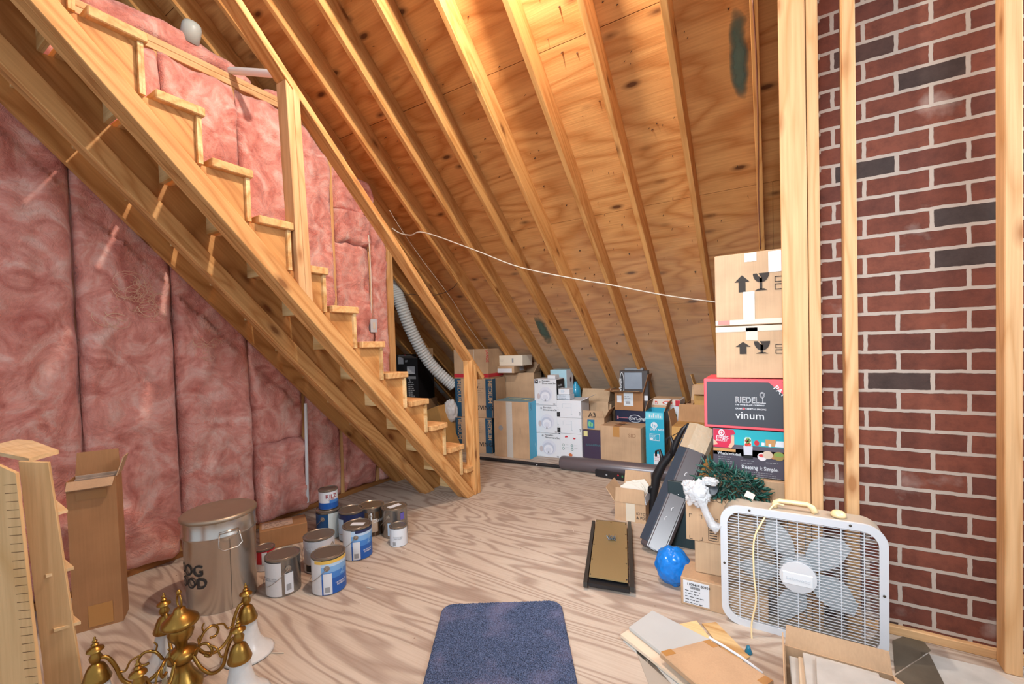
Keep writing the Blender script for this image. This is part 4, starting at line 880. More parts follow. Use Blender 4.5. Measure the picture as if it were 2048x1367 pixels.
for k, (p, dr) in enumerate(allb):
    M4 = Matrix.Translation(p) @ dr.to_track_quat('Z', 'Y').to_matrix().to_4x4()
    if k < 100:
        o = bulb if k == 0 else bulb.copy()
        if k: COL.objects.link(o); o.parent = t
        o.matrix_basis = M4
    else:
        tmp = bme.copy(); tmp.transform(M4); stuff.from_mesh(tmp); bpy.data.meshes.remove(tmp)
me = bpy.data.meshes.new('bulbs'); stuff.to_mesh(me); stuff.free(); me.materials.append(GR)
for p in me.polygons: p.use_smooth = True
o = bpy.data.objects.new('bulb_cluster', me); COL.objects.link(o); o.parent = t; o['kind'] = 'stuff'
b = MB()
for k in range(26):
    pts = [rnd.choice(allb)[0] for _ in range(5)]; P_ = []
    for i in range(4):
        for s in range(5): P_.append(pts[i].lerp(pts[i+1], s/5)+Vector((0, 0, .012*math.sin(s/5*3.14))))
    b.tube(P_, .0018, 4)
b.done('wire', GW, t); b = MB(); p = PY((1488, 991), 2.17); b.slab([p, p+Vector((.035, 0, -.012)), p+Vector((.045, 0, .012)), p+Vector((.012, 0, .026))], .001); b.done('paper_tag', OFFW, t)
b = MB(); b.lathe([(.03, 0), (.03, .07), (0, .072)], 16, Matrix.Translation(PY((1425, 985), 2.22)) @ Matrix.Rotation(1.0, 4, 'X')); b.done('plug_cap', plain('dark_navy_plastic', (24, 34, 44), .35), t, smooth=True, angle=40)
# knotted clear bag
t = thing('clear_plastic_bag', 'knotted clear plastic bag hanging over the worn carton', 'bag', (0, 0, 0))
CL = plain('clear_film', (225, 228, 232), .18, bump=.8, bs=60, alpha=.5)
blob('knot', PY((1394, 985), 2.10), .055, .035, .055, CL, seed=9, amp=.5, fq=4, parent=t, flat=False)
b = MB(); q = pts_on(2.09, [(1394, 975), (1403, 1000), (1412, 1025), (1424, 1048), (1437, 1058)]); b.tube(q, .02, 12, rs=[.03, .018, .014, .02, .026])
for v in b.bm.verts: v.co += Vector((1, .5, 1))*.010*noise.noise(v.co*60)
b.done('tail', CL, t, smooth=True); blob('ear', PY((1378, 968), 2.12), .03, .02, .02, CL, seed=11, amp=.5, fq=4, parent=t, flat=False); blob('ear', PY((1420, 962), 2.12), .035, .02, .018, CL, seed=12, amp=.5, fq=4, parent=t, flat=False)
# ---- stack behind the corner post
YB_ = 2.42
def back(name, label, xl, zb, topy, W, D, mat, Y=YB_, **k):
    P0 = PY((xl, 800), Y); P0.z = zb; H = zat(P0, topy)-zb
    return Box(name, label, 'box', P0, P0+Vector((W, 0, 0)), H-.002, D, mat, **k)
Pm = PY((1424, 944), YB_); zm = Pm.z
x = Box('carton', 'plain carton under the blender box, seen right of the green lights', 'box', (Pm.x+.0, YB_-.03, 0), (Pm.x+.385, YB_-.03, 0), zm-.003, .4, C_TAN)
mg = back('blender_box', 'blender box printed with a red shirt and a bullet blender', 1424, zm, 853, .55, .22, CHAR); W, H = mg.W, mg.H
e1, e2, e3, e4 = .0012, .0020, .0028, .0036
sk = plain('skin_print', (216, 168, 142)); ct = plain('counter_print', (88, 84, 96), .4)
mg.poly('f', [rect(.003, W-.003, H*.42, H-.003)], plain('turquoise_print', (30, 168, 180), .4), e=e1, name='photo_print'); mg.poly('f', [rect(.003, W-.003, H*.42, H*.66)], ct, e=e2, name='photo_print')
mg.poly('f', [rect(.003, W-.003, .003, H*.57)], plain('table_print', (74, 70, 82), .4), e=e2, name='photo_print')
mg.poly('f', [[(.004, H*.58), (.004, H-.004), (.115, H-.006), (.125, H*.88), (.10, H*.86), (.10, H*.58)]], plain('shirt_red', (196, 34, 70), .45), e=e3, name='shirt_print')
mg.poly('f', [[(.105, H*.86), (.118, H*.86), (.118, H*.66), (.10, H*.57), (.085, H*.60), (.10, H*.70)], [(.004, H*.75), (.02, H*.70), (.03, H*.64), (.004, H*.62)]], sk, e=e4, name='arm_print')
mg.poly('f', [rect(.003, .125, H*.50, H*.565)], plain('board_print', (190, 140, 86)), e=e4, name='board_print'); mg.poly('f', [ell(.05, H*.90, .017, .017)], WHITE, e=.0044); mg.poly('f', [ell(.05, H*.90, .011, .011)], plain('shirt_red', (196, 34, 70)), e=.0050); mg.poly('f', [ell(.05, H*.90, .006, .006)], WHITE, e=.0056)
mg.text('f', 'magic', .020, H*.775, .030, WHITE, e=.0045, bold=True); mg.text('f', 'BULLET', .020, H*.715, .015, WHITE, e=.0045, bold=True, spacing=1.3)
xc = .190
mg.poly('f', [[(xc-.020, H*.655), (xc+.020, H*.655), (xc+.017, H*.80), (xc+.012, H*.84), (xc-.012, H*.84), (xc-.017, H*.80)]], plain('glass_print', (190, 205, 196)), e=e4, name='cup_print')
for (dx, hy, c_) in ((-.008, .68, (206, 52, 40)), (.008, .69, (214, 70, 50)), (0, .73, (120, 150, 80)), (-.007, .76, (160, 90, 60)), (.008, .77, (90, 130, 70)), (0, .80, (130, 160, 90))): mg.poly('f', [ell(xc+dx, H*hy, .009, .008, 10)], plain('fruit_%d_%d' % (c_[0], c_[1]), c_), e=.0046, name='fruit_print')
mg.poly('f', [[(xc-.022, H*.46), (xc+.022, H*.46), (xc+.024, H*.65), (xc-.024, H*.65)]], plain('silver_print', (198, 200, 210), .3), e=e4, name='motor_print'); mg.poly('f', [[(xc-.026, H*.385), (xc+.026, H*.385), (xc+.022, H*.46), (xc-.022, H*.46)]], BLACK, e=e4, name='motor_print')
for (u, v, rx, ry, c_) in ((.262, .45, .024, .02, (214, 210, 214)), (.262, .475, .018, .008, (200, 60, 60)), (.29, .50, .026, .02, (200, 180, 160)), (.345, .49, .028, .022, (150, 130, 70)), (.345, .52, .024, .01, (120, 150, 70)), (.32, .46, .014, .01, (180, 120, 80))): mg.poly('f', [ell(u, H*v, rx, ry, 18)], plain('bowl_%d_%d' % (c_[0], c_[2]), c_), e=.0040+.0004*(v*10 % 3), name='bowl_print')
mg.poly('f', [ell(.235, H*.73, .013, .013)], RED, e=e4, name='round_mark'); mg.poly('f', [rect(.26, .275, H*.68, H*.75), rect(.295, .308, H*.67, H*.73)], WHITE, e=e4, name='pot_print'); mg.poly('f', [rect(.28, .33, H*.68, H*.82)], plain('board_print', (190, 140, 86)), e=e3, name='board_print'); mg.poly('f', [[(.325, H*.68), (.42, H*.68), (.42, H*.80), (.335, H*.80)]], WHITE, e=e4, name='appliance_print')
mg.text('f', "What's included:", .026, H*.425, .019, WHITE, e=e3, bold=True); mg.text('f', 'Keeping It Simple.', .155, H*.165, .026, WHITE, e=e3, bold=True)
mg.lines('f', .03, H*.37, .09, 4, .011, GREYP, e=e3); mg.lines('f', .15, H*.33, .09, 3, .013, GREYP, e=e3); mg.lines('f', .28, H*.33, .08, 1, .013, GREYP, e=e3); mg.lines('f', .16, H*.10, .2, 3, .010, GREYP, e=e3)
for c_ in mg.o.children:
    if c_.name.split('.')[0] != 'body': c_.matrix_basis = Matrix.Diagonal((.84, 1, 1, 1)) @ c_.matrix_basis
zr = zm+H+.004
rd = back('wine_glass_set_box', 'black wine glass set box edged in crimson, lettered RIEDEL vinum', 1408, zr, 756, .56, .30, PINKR, Y=YB_-.02); W, H = rd.W, rd.H
rd.decal('f', .014, W-.014, .014, H-.014, plain('slate_front', (54, 58, 66), .45), 'front_panel'); SL_ = WHITE
rd.poly('f', [[(.275, H-.002), (.33, H-.002), (.44, H-.105), (.44, H-.16)]], PINKR, 'corner_band', e=.0024)
x0 = .143
rd.text('f', 'RIEDEL', x0, H*.53, .042, SL_, sx=.80, e=.003, outline=.0011)
rd.text('f', 'THE WINE GLASS COMPANY', x0, H*.475, .0098, SL_, bold=True, e=.003); rd.text('f', 'GRAPE', x0, H*.395, .0105, SL_, bold=True, e=.003); rd.text('f', 'VARIETAL SPECIFIC', x0+.044, H*.395, .0105, SL_, bold=True, e=.003); rd.poly('f', [ell(x0+.038, H*.41, .0045, .006, 10)], PINKR, 'grape_mark', e=.003); rd.text('f', 'vinum', x0, H*.21, .052, SL_, e=.003)
gx = x0+.118
rd.text('f', 'o', gx-.013, H*.64, .058, SL_, sx=.75, e=.003, outline=.0010, name='glass_mark'); rd.poly('f', [rect(gx+.0, gx+.0025, H*.54, H*.64), rect(gx-.011, gx+.014, H*.53, H*.54)], SL_, 'glass_mark', e=.003)
rd.text('f', 'PAY6', .304, H-.042, .034, SL_, rot=-.79, e=.0032, bold=True)
zq = zr+H+.004
INKB = plain('box_ink', (52, 46, 42), .8)
def glyphs(x):
    W, H = x.W, x.H; k = 1.27
    K = lambda ps: [(p[0]*k, p[1]) for p in ps]
    x.poly('f', [K([(.084, H*.46), (.108, H*.46), (.108, H*.60), (.122, H*.60), (.096, H*.695), (.070, H*.60), (.084, H*.60)])], INKB, 'arrow_print')
    cx = .160
    x.poly('f', [K(ell(cx, H*.70, .027, .045, 16, math.pi, 2*math.pi)), K(rect(cx-.005, cx+.004, H*.48, H*.64)), K([(cx-.021, H*.465), (cx+.021, H*.465), (cx+.010, H*.49), (cx-.010, H*.49)])], INKB, 'glass_print')
    x.poly('f', [K([(cx-.014, H*.705), (cx-.008, H*.705), (cx-.004, H*.665), (cx+.002, H*.63), (cx-.008, H*.66)])], C_LITE, 'crack_print', e=.003)
    def fr(a, b_, c, d): return [K(q) for q in (rect(a, b_, c, c+.004), rect(a, b_, d-.004, d), rect(a, a+.003, c, d), rect(b_-.003, b_, c, d))]
    x.poly('f', fr(.204, .29, H*.56, H*.64)+fr(.204, .29, H*.46, H*.54), INKB, 'stack_print'); x.text('f', '6', .232*k, H*.665, .036, INKB)
c1 = back('glassware_carton', 'lower tan carton with an arrow and broken glass sign, behind the corner post', 1434, zq, 653, .44, .36, C_LITE, group='glassware cartons behind the corner post'); glyphs(c1)
zq2 = zq+c1.H+.003
c2 = back('glassware_carton', 'topmost tan carton with an arrow and broken glass sign, behind the corner post', 1434, zq2, 512, .44, .36, C_LITE, group='glassware cartons behind the corner post'); glyphs(c2)
c1.decal('f', .0, .30, c1.H-.028, c1.H-.002, TAPE, 'tape_strip', e=.0008); c1.decal('f', .135, .185, c1.H*.72, c1.H-.01, TAPE, 'tape_strip', e=.0008)
c2.decal('f', .0, .30, .004, .028, TAPE, 'tape_strip', e=.0008); c2.decal('f', .125, .175, .02, c2.H*.46, TAPE, 'tape_strip', e=.0024); c2.decal('f', .135, .185, c2.H-.045, c2.H-.004, TAPE, 'tape_strip', e=.0008); c2.decal('f', .012, .065, .006, .028, plain('fragile_red', (226, 110, 96), .4), 'red_tape', e=.002)
for x in (c1, c2): x.decal('f', .235, .31, x.H*.70, x.H*.98, WHITE, 'paper_label') if x is c2 else None
# ------------------------------------------------------------------ box fan
FP = G((1456, 1243)); FW, FH, FD = .572, .528, .11
fan = thing('box_fan', 'white box fan with a cream handle and knob leaning against the studs', 'fan', (FP.x-.006, FP.y, 0)); fan.rotation_euler = (.012, 0, 0.0); fan.location.y = 2.085; fan.location.x -= .018
FM = plain('fan_white', (206, 210, 216), .35); FG = plain('fan_body', (178, 166, 150), .4); FB = plain('fan_blade', (224, 232, 238), .25); CR_ = plain('cream_plastic', (236, 214, 166), .3)
def rr(x0, x1, z0, z1, r, n=8):
    P = []
    for cx, cz, a in ((x1-r, z1-r, 0), (x0+r, z1-r, 90), (x0+r, z0+r, 180), (x1-r, z0+r, 270)):
        for k in range(n+1):
            t_ = math.radians(a+90*k/n); P.append((cx+r*math.cos(t_), cz+r*math.sin(t_)))
    return P
def ring(b, A, B, y0, y1):
    n = len(A); v = [[b.bm.verts.new((p[0], y, p[1])) for p in Q] for Q, y in ((A, y0), (B, y0), (B, y1), (A, y1))]
    for i in range(4):
        for k in range(n): b.bm.faces.new((v[i][k], v[i][(k+1) % n], v[(i+1) % 4][(k+1) % n], v[(i+1) % 4][k]))
b = MB(); ring(b, rr(0, FW, 0, FH, .075), rr(.028, FW-.028, .028, FH-.028, .055), 0, .012); b.done('front_frame', FM, fan, smooth=True, angle=40)
b = MB(); ring(b, rr(.004, FW-.004, .004, FH-.004, .072), rr(.014, FW-.014, .014, FH-.014, .065), .012, FD); b.done('housing', FG, fan, smooth=True, angle=40)
def grill(name, y, nx, nz, mat):
    b = MB(); z = .035
    k = 0
    while z < FH-.03:
        dz = min(z-.028, FH-.028-z); ins = .026+max(0, .055-dz)*0.55*(1 if dz < .055 else 0)
        b.box(ins, FW-ins, y, y+.003, z-.0011, z+.0011); z += nz
    for i in range(1, nx): x = FW*i/nx; b.box(x-.0018, x+.0018, y+.003, y+.005, .028, FH-.028)
    return b.done(name, mat, fan)
grill('front_grille', .004, 8, .0118, FM); grill('rear_grille', FD-.008, 9, .0180, plain('fan_rear', (120, 120, 122), .4))
for k in range(5):
    a = math.radians(41+72*k); b = MB(); n = 10; pts = []
    for i in range(n+1):
        u = i/n; r = .055+u*.172; wd = .016+.072*math.sin(min(1, u*1.06)*math.pi*.88+.12); pts.append((r, wd, u))
    up, dn = [], []
    for r, wd, u in pts:
        L1 = [Vector((r, -.018*(1-u), -wd*.45)), Vector((r*.985, .030+.006*(1-u), wd*.75))]
        up.append(b.bm.verts.new(L1[0])); dn.append(b.bm.verts.new(L1[1]))
    for i in range(n): b.bm.faces.new((up[i], up[i+1], dn[i+1], dn[i]))
    r_ = bmesh.ops.solidify(b.bm, geom=b.bm.faces[:], thickness=.0025)
    o = b.done('blade', FB, fan, smooth=True, angle=50); o.matrix_basis = Matrix.Translation((FW/2, .045, FH/2)) @ Matrix.Rotation(-a, 4, 'Y')
b = MB(); mz = Matrix.Translation((FW/2, .07, FH/2)) @ Matrix.Rotation(math.pi/2, 4, 'X'); b.lathe([(.062, -.03), (.066, .02), (.060, .04), (0, .042)], 36, mz); b.done('motor_hub', FB, fan, smooth=True, angle=40)
b = MB(); b.lathe([(.058, .058), (.066, .062), (.064, .068), (.035, .071), (0, .072)], 40, mz); b.done('hub_cap', plain('hub_clear', (206, 208, 212), .25), fan, smooth=True, angle=50)
b = MB(); b.box(FW/2-.055, FW/2+.05, -.004, .004, FH/2-.032, FH/2+.020, .003); pl_ = b.done('badge', plain('badge_white', (222, 226, 230), .3), fan)
textmesh('Lakewood', .020, plain('badge_relief', (190, 196, 204), .3), 'lettering', .0004, False, 'CENTER', pl_, Matrix.Translation((FW/2, -.005, FH/2-.012)) @ Matrix.Rotation(math.pi/2, 4, 'X') @ Matrix.Rotation(-.05, 4, 'Z'))
b = MB(); hx0, hx1 = FW*.36, FW*.60; b.tube([(hx0, .055, FH), (hx0+.004, .055, FH+.022), (hx0+.02, .055, FH+.030), (hx1-.02, .055, FH+.030), (hx1-.004, .055, FH+.020), (hx1+.006, .055, FH)], .010, 10, rs=[.013, .011, .009, .009, .012, .014]); b.done('handle', CR_, fan, smooth=True)
b = MB(); b.lathe([(.027, 0), (.026, .010), (.018, .020), (0, .024)], 24, Matrix.Translation((FW*.745, .055, FH))); b.done('speed_knob', CR_, fan, smooth=True)
for (x, z) in ((.014, FH*.5), (FW-.014, FH*.5), (FW*.2, FH-.012), (FW*.8, FH-.012)):
    b = MB(); b.lathe([(.005, 0), (.005, .002), (0, .003)], 10, Matrix.Translation((x, 0, z)) @ Matrix.Rotation(math.pi/2, 4, 'X')); b.done('screw', NAILM, fan)
def cu(Y, qs, r, n=6):
    """smooth path through measured points"""
    P = [PY(q, Y[i] if isinstance(Y, (list, tuple)) else Y) for i, q in enumerate(qs)]; return smooth(P, n)
def smooth(P, n=6):
    o = []
    for i in range(len(P)-1):
        a, b_, c, d = P[max(i-1, 0)], P[i], P[i+1], P[min(i+2, len(P)-1)]
        for k in range(n):
            t_ = k/n; o.append(.5*((2*b_)+(c-a)*t_+(2*a-5*b_+4*c-d)*t_*t_+(3*b_-a-3*c+d)*t_**3))
    o.append(P[-1]); return o
b = MB(); b.tube(cu([2.13, 2.12, 2.08, 2.06, 2.04, 2.03, 2.02, 2.0, 1.97], [(1568, 1010), (1548, 1009), (1526, 1040), (1508, 1080), (1508, 1150), (1512, 1200), (1503, 1250), (1507, 1300), (1520, 1330)], 0), .0036, 8)
tag(b.done('power_cord', CR_, smooth=True), 'cream power cord hanging down across the face of the box fan', 'cord')
# ------------------------------------------------------------------ flat things on the floor, lower right
def plate(name, label, cat, qs, z, th, mat, group=None, tilt=None):
    P = [G(q, z) for q in qs]
    if tilt: P = [p+Vector((0, 0, t_)) for p, t_ in zip(P, tilt)]
    b = MB(); b.slab(P, th)
    o = b.done(name, mat); return tag(o, label, cat, group)
STONE = plain('stone_tile', (184, 180, 174), .35, var=.32, bs=12); PLK = plain('pale_plank', (186, 190, 190), .4, var=.08, bs=7); MARB = plain('dark_marble', (92, 84, 72), .3, var=.55, bs=11)
plate('plywood_scrap', 'thin pale plywood scrap under the white plank tiles', 'board', [(1353, 1248), (1393, 1240), (1425, 1281), (1400, 1300)], .001, .004, W_RISER)
plate('plywood_scrap', 'thin pale plywood scrap reaching towards the fan foot', 'board', [(1404, 1246), (1432, 1243), (1500, 1312), (1470, 1330)], .006, .004, W_RISER)
plate('plank_tile', 'lowest pale plank tile of the pile at the bottom of the photo', 'tile', [(1246, 1281), (1266, 1268), (1420, 1367), (1380, 1400)], .002, .012, PLK, 'pale plank tiles in the lower right pile')
plate('plank_tile', 'second pale plank tile of the pile with a peach strip', 'tile', [(1241, 1268), (1262, 1255), (1400, 1342), (1370, 1370)], .018, .012, plain('peach_plank', (222, 206, 184), .4), 'pale plank tiles in the lower right pile')
plate('plank_tile', 'topmost grey-white plank tile of the pile, widest one', 'tile', [(1258, 1253), (1305, 1220), (1418, 1277), (1340, 1318)], .034, .012, PLK, 'pale plank tiles in the lower right pile')
P = [G(q, .062) for q in ((1319, 1303), (1415, 1277), (1548, 1359), (1455, 1420))]
tb = thing('flat_parcel', 'flat tan parcel with taped corners lying on the plank tiles', 'box', (0, 0, 0)); b = MB(); b.slab([p-Vector((0, 0, .022)) for p in P], .022 if (P[1]-P[0]).cross(P[2]-P[1]).z > 0 else -.022); bmesh.ops.bevel(b.bm, geom=b.bm.edges[:], offset=.003, segments=1, affect='EDGES'); b.done('body', C_TAN, tb)
for a in (0, 1, 2):
    c = P[a]; p, q = P[a-1], P[(a+1) % 4]; u = (q-c).normalized(); v = (p-c).normalized(); b = MB()
    pts = [c+u*.006+Vector((0, 0, .0008)), c+u*.05+Vector((0, 0, .0008)), c+u*.05+v*.028+Vector((0, 0, .0008)), c+u*.006+v*.028+Vector((0, 0, .0008))]
    b.slab(pts, .0005); b.done('tape_strip', TAPEB, tb)
b = MB(); b.tube([G((1418, 1274), .07), G((1450, 1293), .065), G((1480, 1312), .05), G((1525, 1345), .02)], .005, 6); tag(b.done('trim_strip', WHITE), 'thin white bent trim strip lying beside the flat parcel', 'trim')
plate('glass_pane', 'thin grey pane on the floor at the bottom, left of the flat parcel', 'pane', [(1272, 1300), (1288, 1302), (1370, 1400), (1310, 1400)], .002, .005, plain('grey_pane', (170, 164, 154), .2))
b = MB(); c = G((1497, 1306)); b.lathe([(.012, 0), (.014, .006), (.009, .02), (.006, .03), (0, .031)], 14, Matrix.Translation(c)); tag(b.done('blue_stopper', plain('blue_stopper', (30, 110, 140), .25), smooth=True), 'small blue plastic stopper on the floor by the fan cord', 'stopper')
# open carton of tiles
P0 = G((1562, 1400)); P1 = G((1778, 1418)); 
O0 = PY((1574, 1300), 1.93); O1 = PY((1786, 1355), 1.93)
tc_ = Box('tile_carton', 'shallow open tan carton of stone tiles before the box fan', 'box', Vector((O0.x-.01, 1.60, 0)), Vector((O1.x+.0, 1.60, 0)), .075, .31, C_TAN, top=False)
tc_.flap('b', .070, 66); tc_.flap('l', .05, 88); tc_.flap('r', .07, -30)
for k, (u, v, a, z_) in enumerate(((.02, .06, .05, .040), (.04, .05, -.04, .054), (.06, .06, .02, .068), (.085, .03, -.10, .082))):
    b = MB(); b.box(0, .22, 0, .22, 0, .011, .002); o = b.done('stone_tile', STONE if k != 1 else plain('beige_tile', (206, 186, 160), .4, var=.1, bs=12)); o.matrix_basis = Matrix.Translation(tc_.o.location+Vector((u+.0, v+.01, z_))) @ Matrix.Rotation(a*.5, 4, 'Z')
    tag(o, ['lowest stone tile in the open carton before the fan', 'beige patterned tile, second from below in the open carton', 'stone tile, second from the top in the open carton', 'topmost cloudy grey stone tile in the open carton'][k], 'tile')
plate('marble_tile', 'dark brown marble tile in the corner right of the box fan', 'tile', [(1785, 1280), (1832, 1262), (1862, 1300), (1790, 1345)], .002, .010, MARB)
plate('marble_tile', 'dark mottled marble tile in front, right of the tile carton', 'tile', [(1790, 1350), (1858, 1305), (1905, 1400), (1800, 1420)], .014, .010, MARB)
plate('stone_slab', 'large pale stone slab at the foot of the right-hand stud', 'tile', [(1840, 1302), (1985, 1337), (2075, 1400), (1905, 1400)], .002, .012, STONE)
# ================================================================== left foreground
GALV = plain('galvanised_steel', (200, 194, 186), .27, .92, bump=.05, bs=14, var=.06)
def bend(o, R, a0, z0):
    """wrap a flat text mesh round a cylinder of radius R about local z"""
    for v in o.data.vertices:
        a = a0+v.co.x/R; r = R+.0008+v.co.z; v.co = Vector((r*math.cos(a), r*math.sin(a), z0+v.co.y))
def ctext(s, size, mat, R, ang, z, parent, align='CENTER', bold=True, name='lettering'):
    o = textmesh(s, size, mat, name, .0003, bold, align, parent); bend(o, R, ang, z); return o
def wrap(R, a0, a1, z0, z1, mat, parent, name='printed_label', n=14, th=.0006, off=.0004):
    b = MB(); g = []
    for k in range(n+1):
        a = a0+(a1-a0)*k/n; g.append([b.bm.verts.new(((R+o_)*math.cos(a), (R+o_)*math.sin(a), z)) for o_, z in ((off, z0), (off+th, z0), (off+th, z1), (off, z1))])
    for A, B in zip(g, g[1:]):
        for i in range(4): b.bm.faces.new((A[i], B[i], B[(i+1) % 4], A[(i+1) % 4]))
    b.bm.faces.new(g[0][::-1]); b.bm.faces.new(g[-1]); return b.done(name, mat, parent, smooth=True, angle=40)
BC = Vector((-2.438, 1.076, 0)); BRAD = .160
bn = thing('pet_food_bin', 'round galvanised metal bin with lid, lettered DOG FOOD in black', 'bin', BC)
b = MB(); b.lathe([(.148, 0), (.150, .004), (BRAD-.003, .355), (BRAD+.003, .362), (BRAD+.003, .372), (BRAD-.001, .378), (BRAD, .44)], 64); b.done('body', GALV, bn, smooth=True, angle=50)
b = MB(); b.lathe([(BRAD+.004, .441), (BRAD+.007, .444), (BRAD+.007, .455), (BRAD+.001, .461), (BRAD-.008, .463), (BRAD-.02, .459), (0, .460)], 64); b.done('lid', plain('lid_steel', (168, 152, 134), .42, .75, var=.08, bs=9), bn, smooth=True, angle=50)
va = math.atan2(-BC.y, -BC.x)         # towards the camera
ha = va+.22
cv, sv = math.cos(ha), math.sin(ha); tn_ = Vector((-sv, cv, 0)); rd_ = Vector((cv, sv, 0))
def hp(u, z, d): return tn_*u+rd_*(BRAD+d)+Vector((0, 0, z))
b = MB(); b.tube([hp(-.042, .385, .004), hp(-.046, .355, .012), hp(-.05, .33, .02), hp(-.03, .312, .022), (hp(.03, .312, .022)), hp(.05, .33, .02), hp(.046, .355, .012), hp(.042, .385, .004)], .0035, 8); b.tube([hp(-.042, .392, .004), hp(.042, .392, .004)], .006, 8); b.done('handle', GALV, bn, smooth=True)
b = MB(); b.tube([rd_*.1505+Vector((0, 0, .01))+tn_*.002, rd_*.161+Vector((0, 0, .35))+tn_*.002], .0008, 4); b.done('seam', BLACK, bn)
for s_, z_ in (('DOG', .195), ('FOOD', .135)): ctext(s_, .075 if s_ == 'DOG' else .070, INK, .1555, va-1.05, z_, bn, align='CENTER')
def can(px, r, h, label, group, lab=None, lid=None, z=0.0, paint=None, center=None):
    if center is None:
        c = G(px, z); d = Vector((c.x, c.y, 0)).normalized(); c = c+d*r; c.z = z
    else: c = center
    t = thing('paint_can', label, 'paint can', c, 0, group); a = math.atan2(-c.y, -c.x)
    b = MB(); b.lathe([(r*.97, 0), (r, .003), (r, h-.006), (r+.002, h-.004), (r+.002, h)], 40); b.done('body', plain('can_steel', (160, 158, 156), .25, .85), t, smooth=True, angle=50)
    b = MB(); b.lathe([(r+.003, h-.004), (r+.003, h+.002), (r-.001, h+.004), (r-.006, h-.002), (r-.012, h-.002), (r-.015, h+.001), (0, h+.001)], 40); b.done('lid', lid or plain('can_lid', (140, 130, 118), .35, .7), t, smooth=True, angle=40)
    return t, a, r, h, c
def ears(t, a, r, h, da, bail=True):
    for s in (1, -1):
        aa = a+da+(0 if s == 1 else math.pi)
        M_ = Matrix.Rotation(aa, 4, 'Z') @ Matrix.Translation((r, 0, h*.74)) @ Matrix.Rotation(math.pi/2, 4, 'Y')
        b = MB(); b.lathe([(.015, 0), (.014, .002), (.007, .003), (.006, .007), (0, .008)], 18, M_); b.done('bail_ear', plain('ear_steel', (150, 140, 128), .4, .5), t, smooth=True, angle=50)
    if bail:
        P = []
        for k in range(15):
            th = math.pi*k/14; x = (r+.008)*math.cos(th); y = (r+.012)*math.sin(th)
            P.append(Matrix.Rotation(a+da, 4, 'Z') @ Vector((x, -y, h*.74-.085*math.sin(th))))
        b = MB(); b.tube(P, .0014, 6); b.done('bail', plain('ear_steel', (150, 140, 128)), t, smooth=True)
def stick(t, a, r, h, a0, a1, z0, z1, mat, off=.001, nm='printed_label'): return wrap(r, a+a0, a+a1, z0, z1, mat, t, nm, off=off)
g = 'paint cans beside the metal bin'
LBW = plain('label_white', (214, 214, 216), .4, var=.06, bs=60); BL1 = plain('label_blue', (30, 88, 168), .35); BL2 = plain('label_light_blue', (120, 168, 216), .35); BL3 = plain('label_pale_blue', (180, 206, 230), .35); YEL = plain('label_yellow', (220, 180, 84), .4); DKB = plain('label_navy', (32, 44, 84), .35); BRN = plain('label_brown', (84, 60, 40), .35)
R1, H1 = .083, .190
SA = .62
t, a, r, h, c = can((569, 1193), R1, H1, 'paint can with a white text label and bare steel side, in front by the bin', g)
stick(t, a, r, h, -2.2, -.12, .006, h-.012, LBW); stick(t, a, r, h, .05, .55, .012, h*.62, WHITE); wrap(r, a+.14, a+.40, .03, .062, GREYP, t, 'barcode', off=.0022); ears(t, a, r, h, .28)
ctext('USE ONLY WITH\nADEQUATE CARE', .010, GREYP, r+.001, a-.85, h*.5, t)
def bluecan(px, label, yellow):
    t, a, r, h, c = can(px, R1, H1, label, g)
    stick(t, a, r, h, -2.4, -.45, .005, h-.008, LBW); stick(t, a, r, h, -.45, 2.2, .005, h*.45, BL1); stick(t, a, r, h, -.45, 2.2, h*.45, h*.62, plain('label_mid_blue', (64, 124, 196), .35)); stick(t, a, r, h, -.45, 2.2, h*.62, h*.78, BL2); stick(t, a, r, h, -.45, 2.2, h*.78, h-.012, BL3)
    stick(t, a, r, h, -.15 if not yellow else -.9, 1.6, h-.026, h-.009, YEL if yellow else DKB, off=.002); stick(t, a, r, h, -.35, .15, .008, h*.60, WHITE, off=.002); wrap(r, a-.26, a+.02, .018, .045, GREYP, t, 'barcode', off=.003)
    ears(t, a, r, h, -.12); ctext('2', .05, BL2, r+.002, a+.80, h*.5, t); ctext('ULTRA FLAT\nINTERIOR', .011, WHITE, r+.002, a+.72, h*.28, t); return t, a, r, h, c
bluecan((660, 1190), 'blue-labelled paint can with a yellow band, frontmost of the cans', True)
t, a, r, h, c = bluecan((717, 1121), 'blue-labelled paint can with a white sticker on its lid', False)
b = MB(); b.box(-.035, .045, -.02, .02, h+.0015, h+.0025); o = b.done('lid_sticker', WHITE, t); o.rotation_euler.z = .5
t, a, r, h, c = can((641, 1146), R1, H1, 'pale grey primer can lettered valspar behind the yellow-banded can', g)
stick(t, a, r, h, -2.4, 2.4, .005, h-.008, plain('label_grey', (196, 196, 200), .4)); ctext('valspar', .034, WHITE, r+.0015, a-.35, h*.66, t, bold=False); ctext('PVA', .026, INK, r+.0015, a-.25, h*.48, t); ctext('PRIMER', .013, INK, r+.0015, a-.25, h*.38, t); stick(t, a, r, h, -1.0, .6, .012, h*.26, BLACK, off=.0015); ctext('PLASTER', .014, WHITE, r+.003, a-.25, h*.10, t); ears(t, a, r, h, .95)
t, a, r, h, c = can((706, 1084), R1, H1, 'paint can with a dark blue rim band, between the stacked cans and the brown can', g)
stick(t, a, r, h, -2.2, 2.2, .005, h-.01, DKB); stick(t, a, r, h, -1.6, -.7, .01, h-.04, BL3, off=.002); ears(t, a, r, h, .6)
t, a, r, h, cF = can((661, 1079), R1, H1, 'blue and white paint can carrying the small primer can', g)
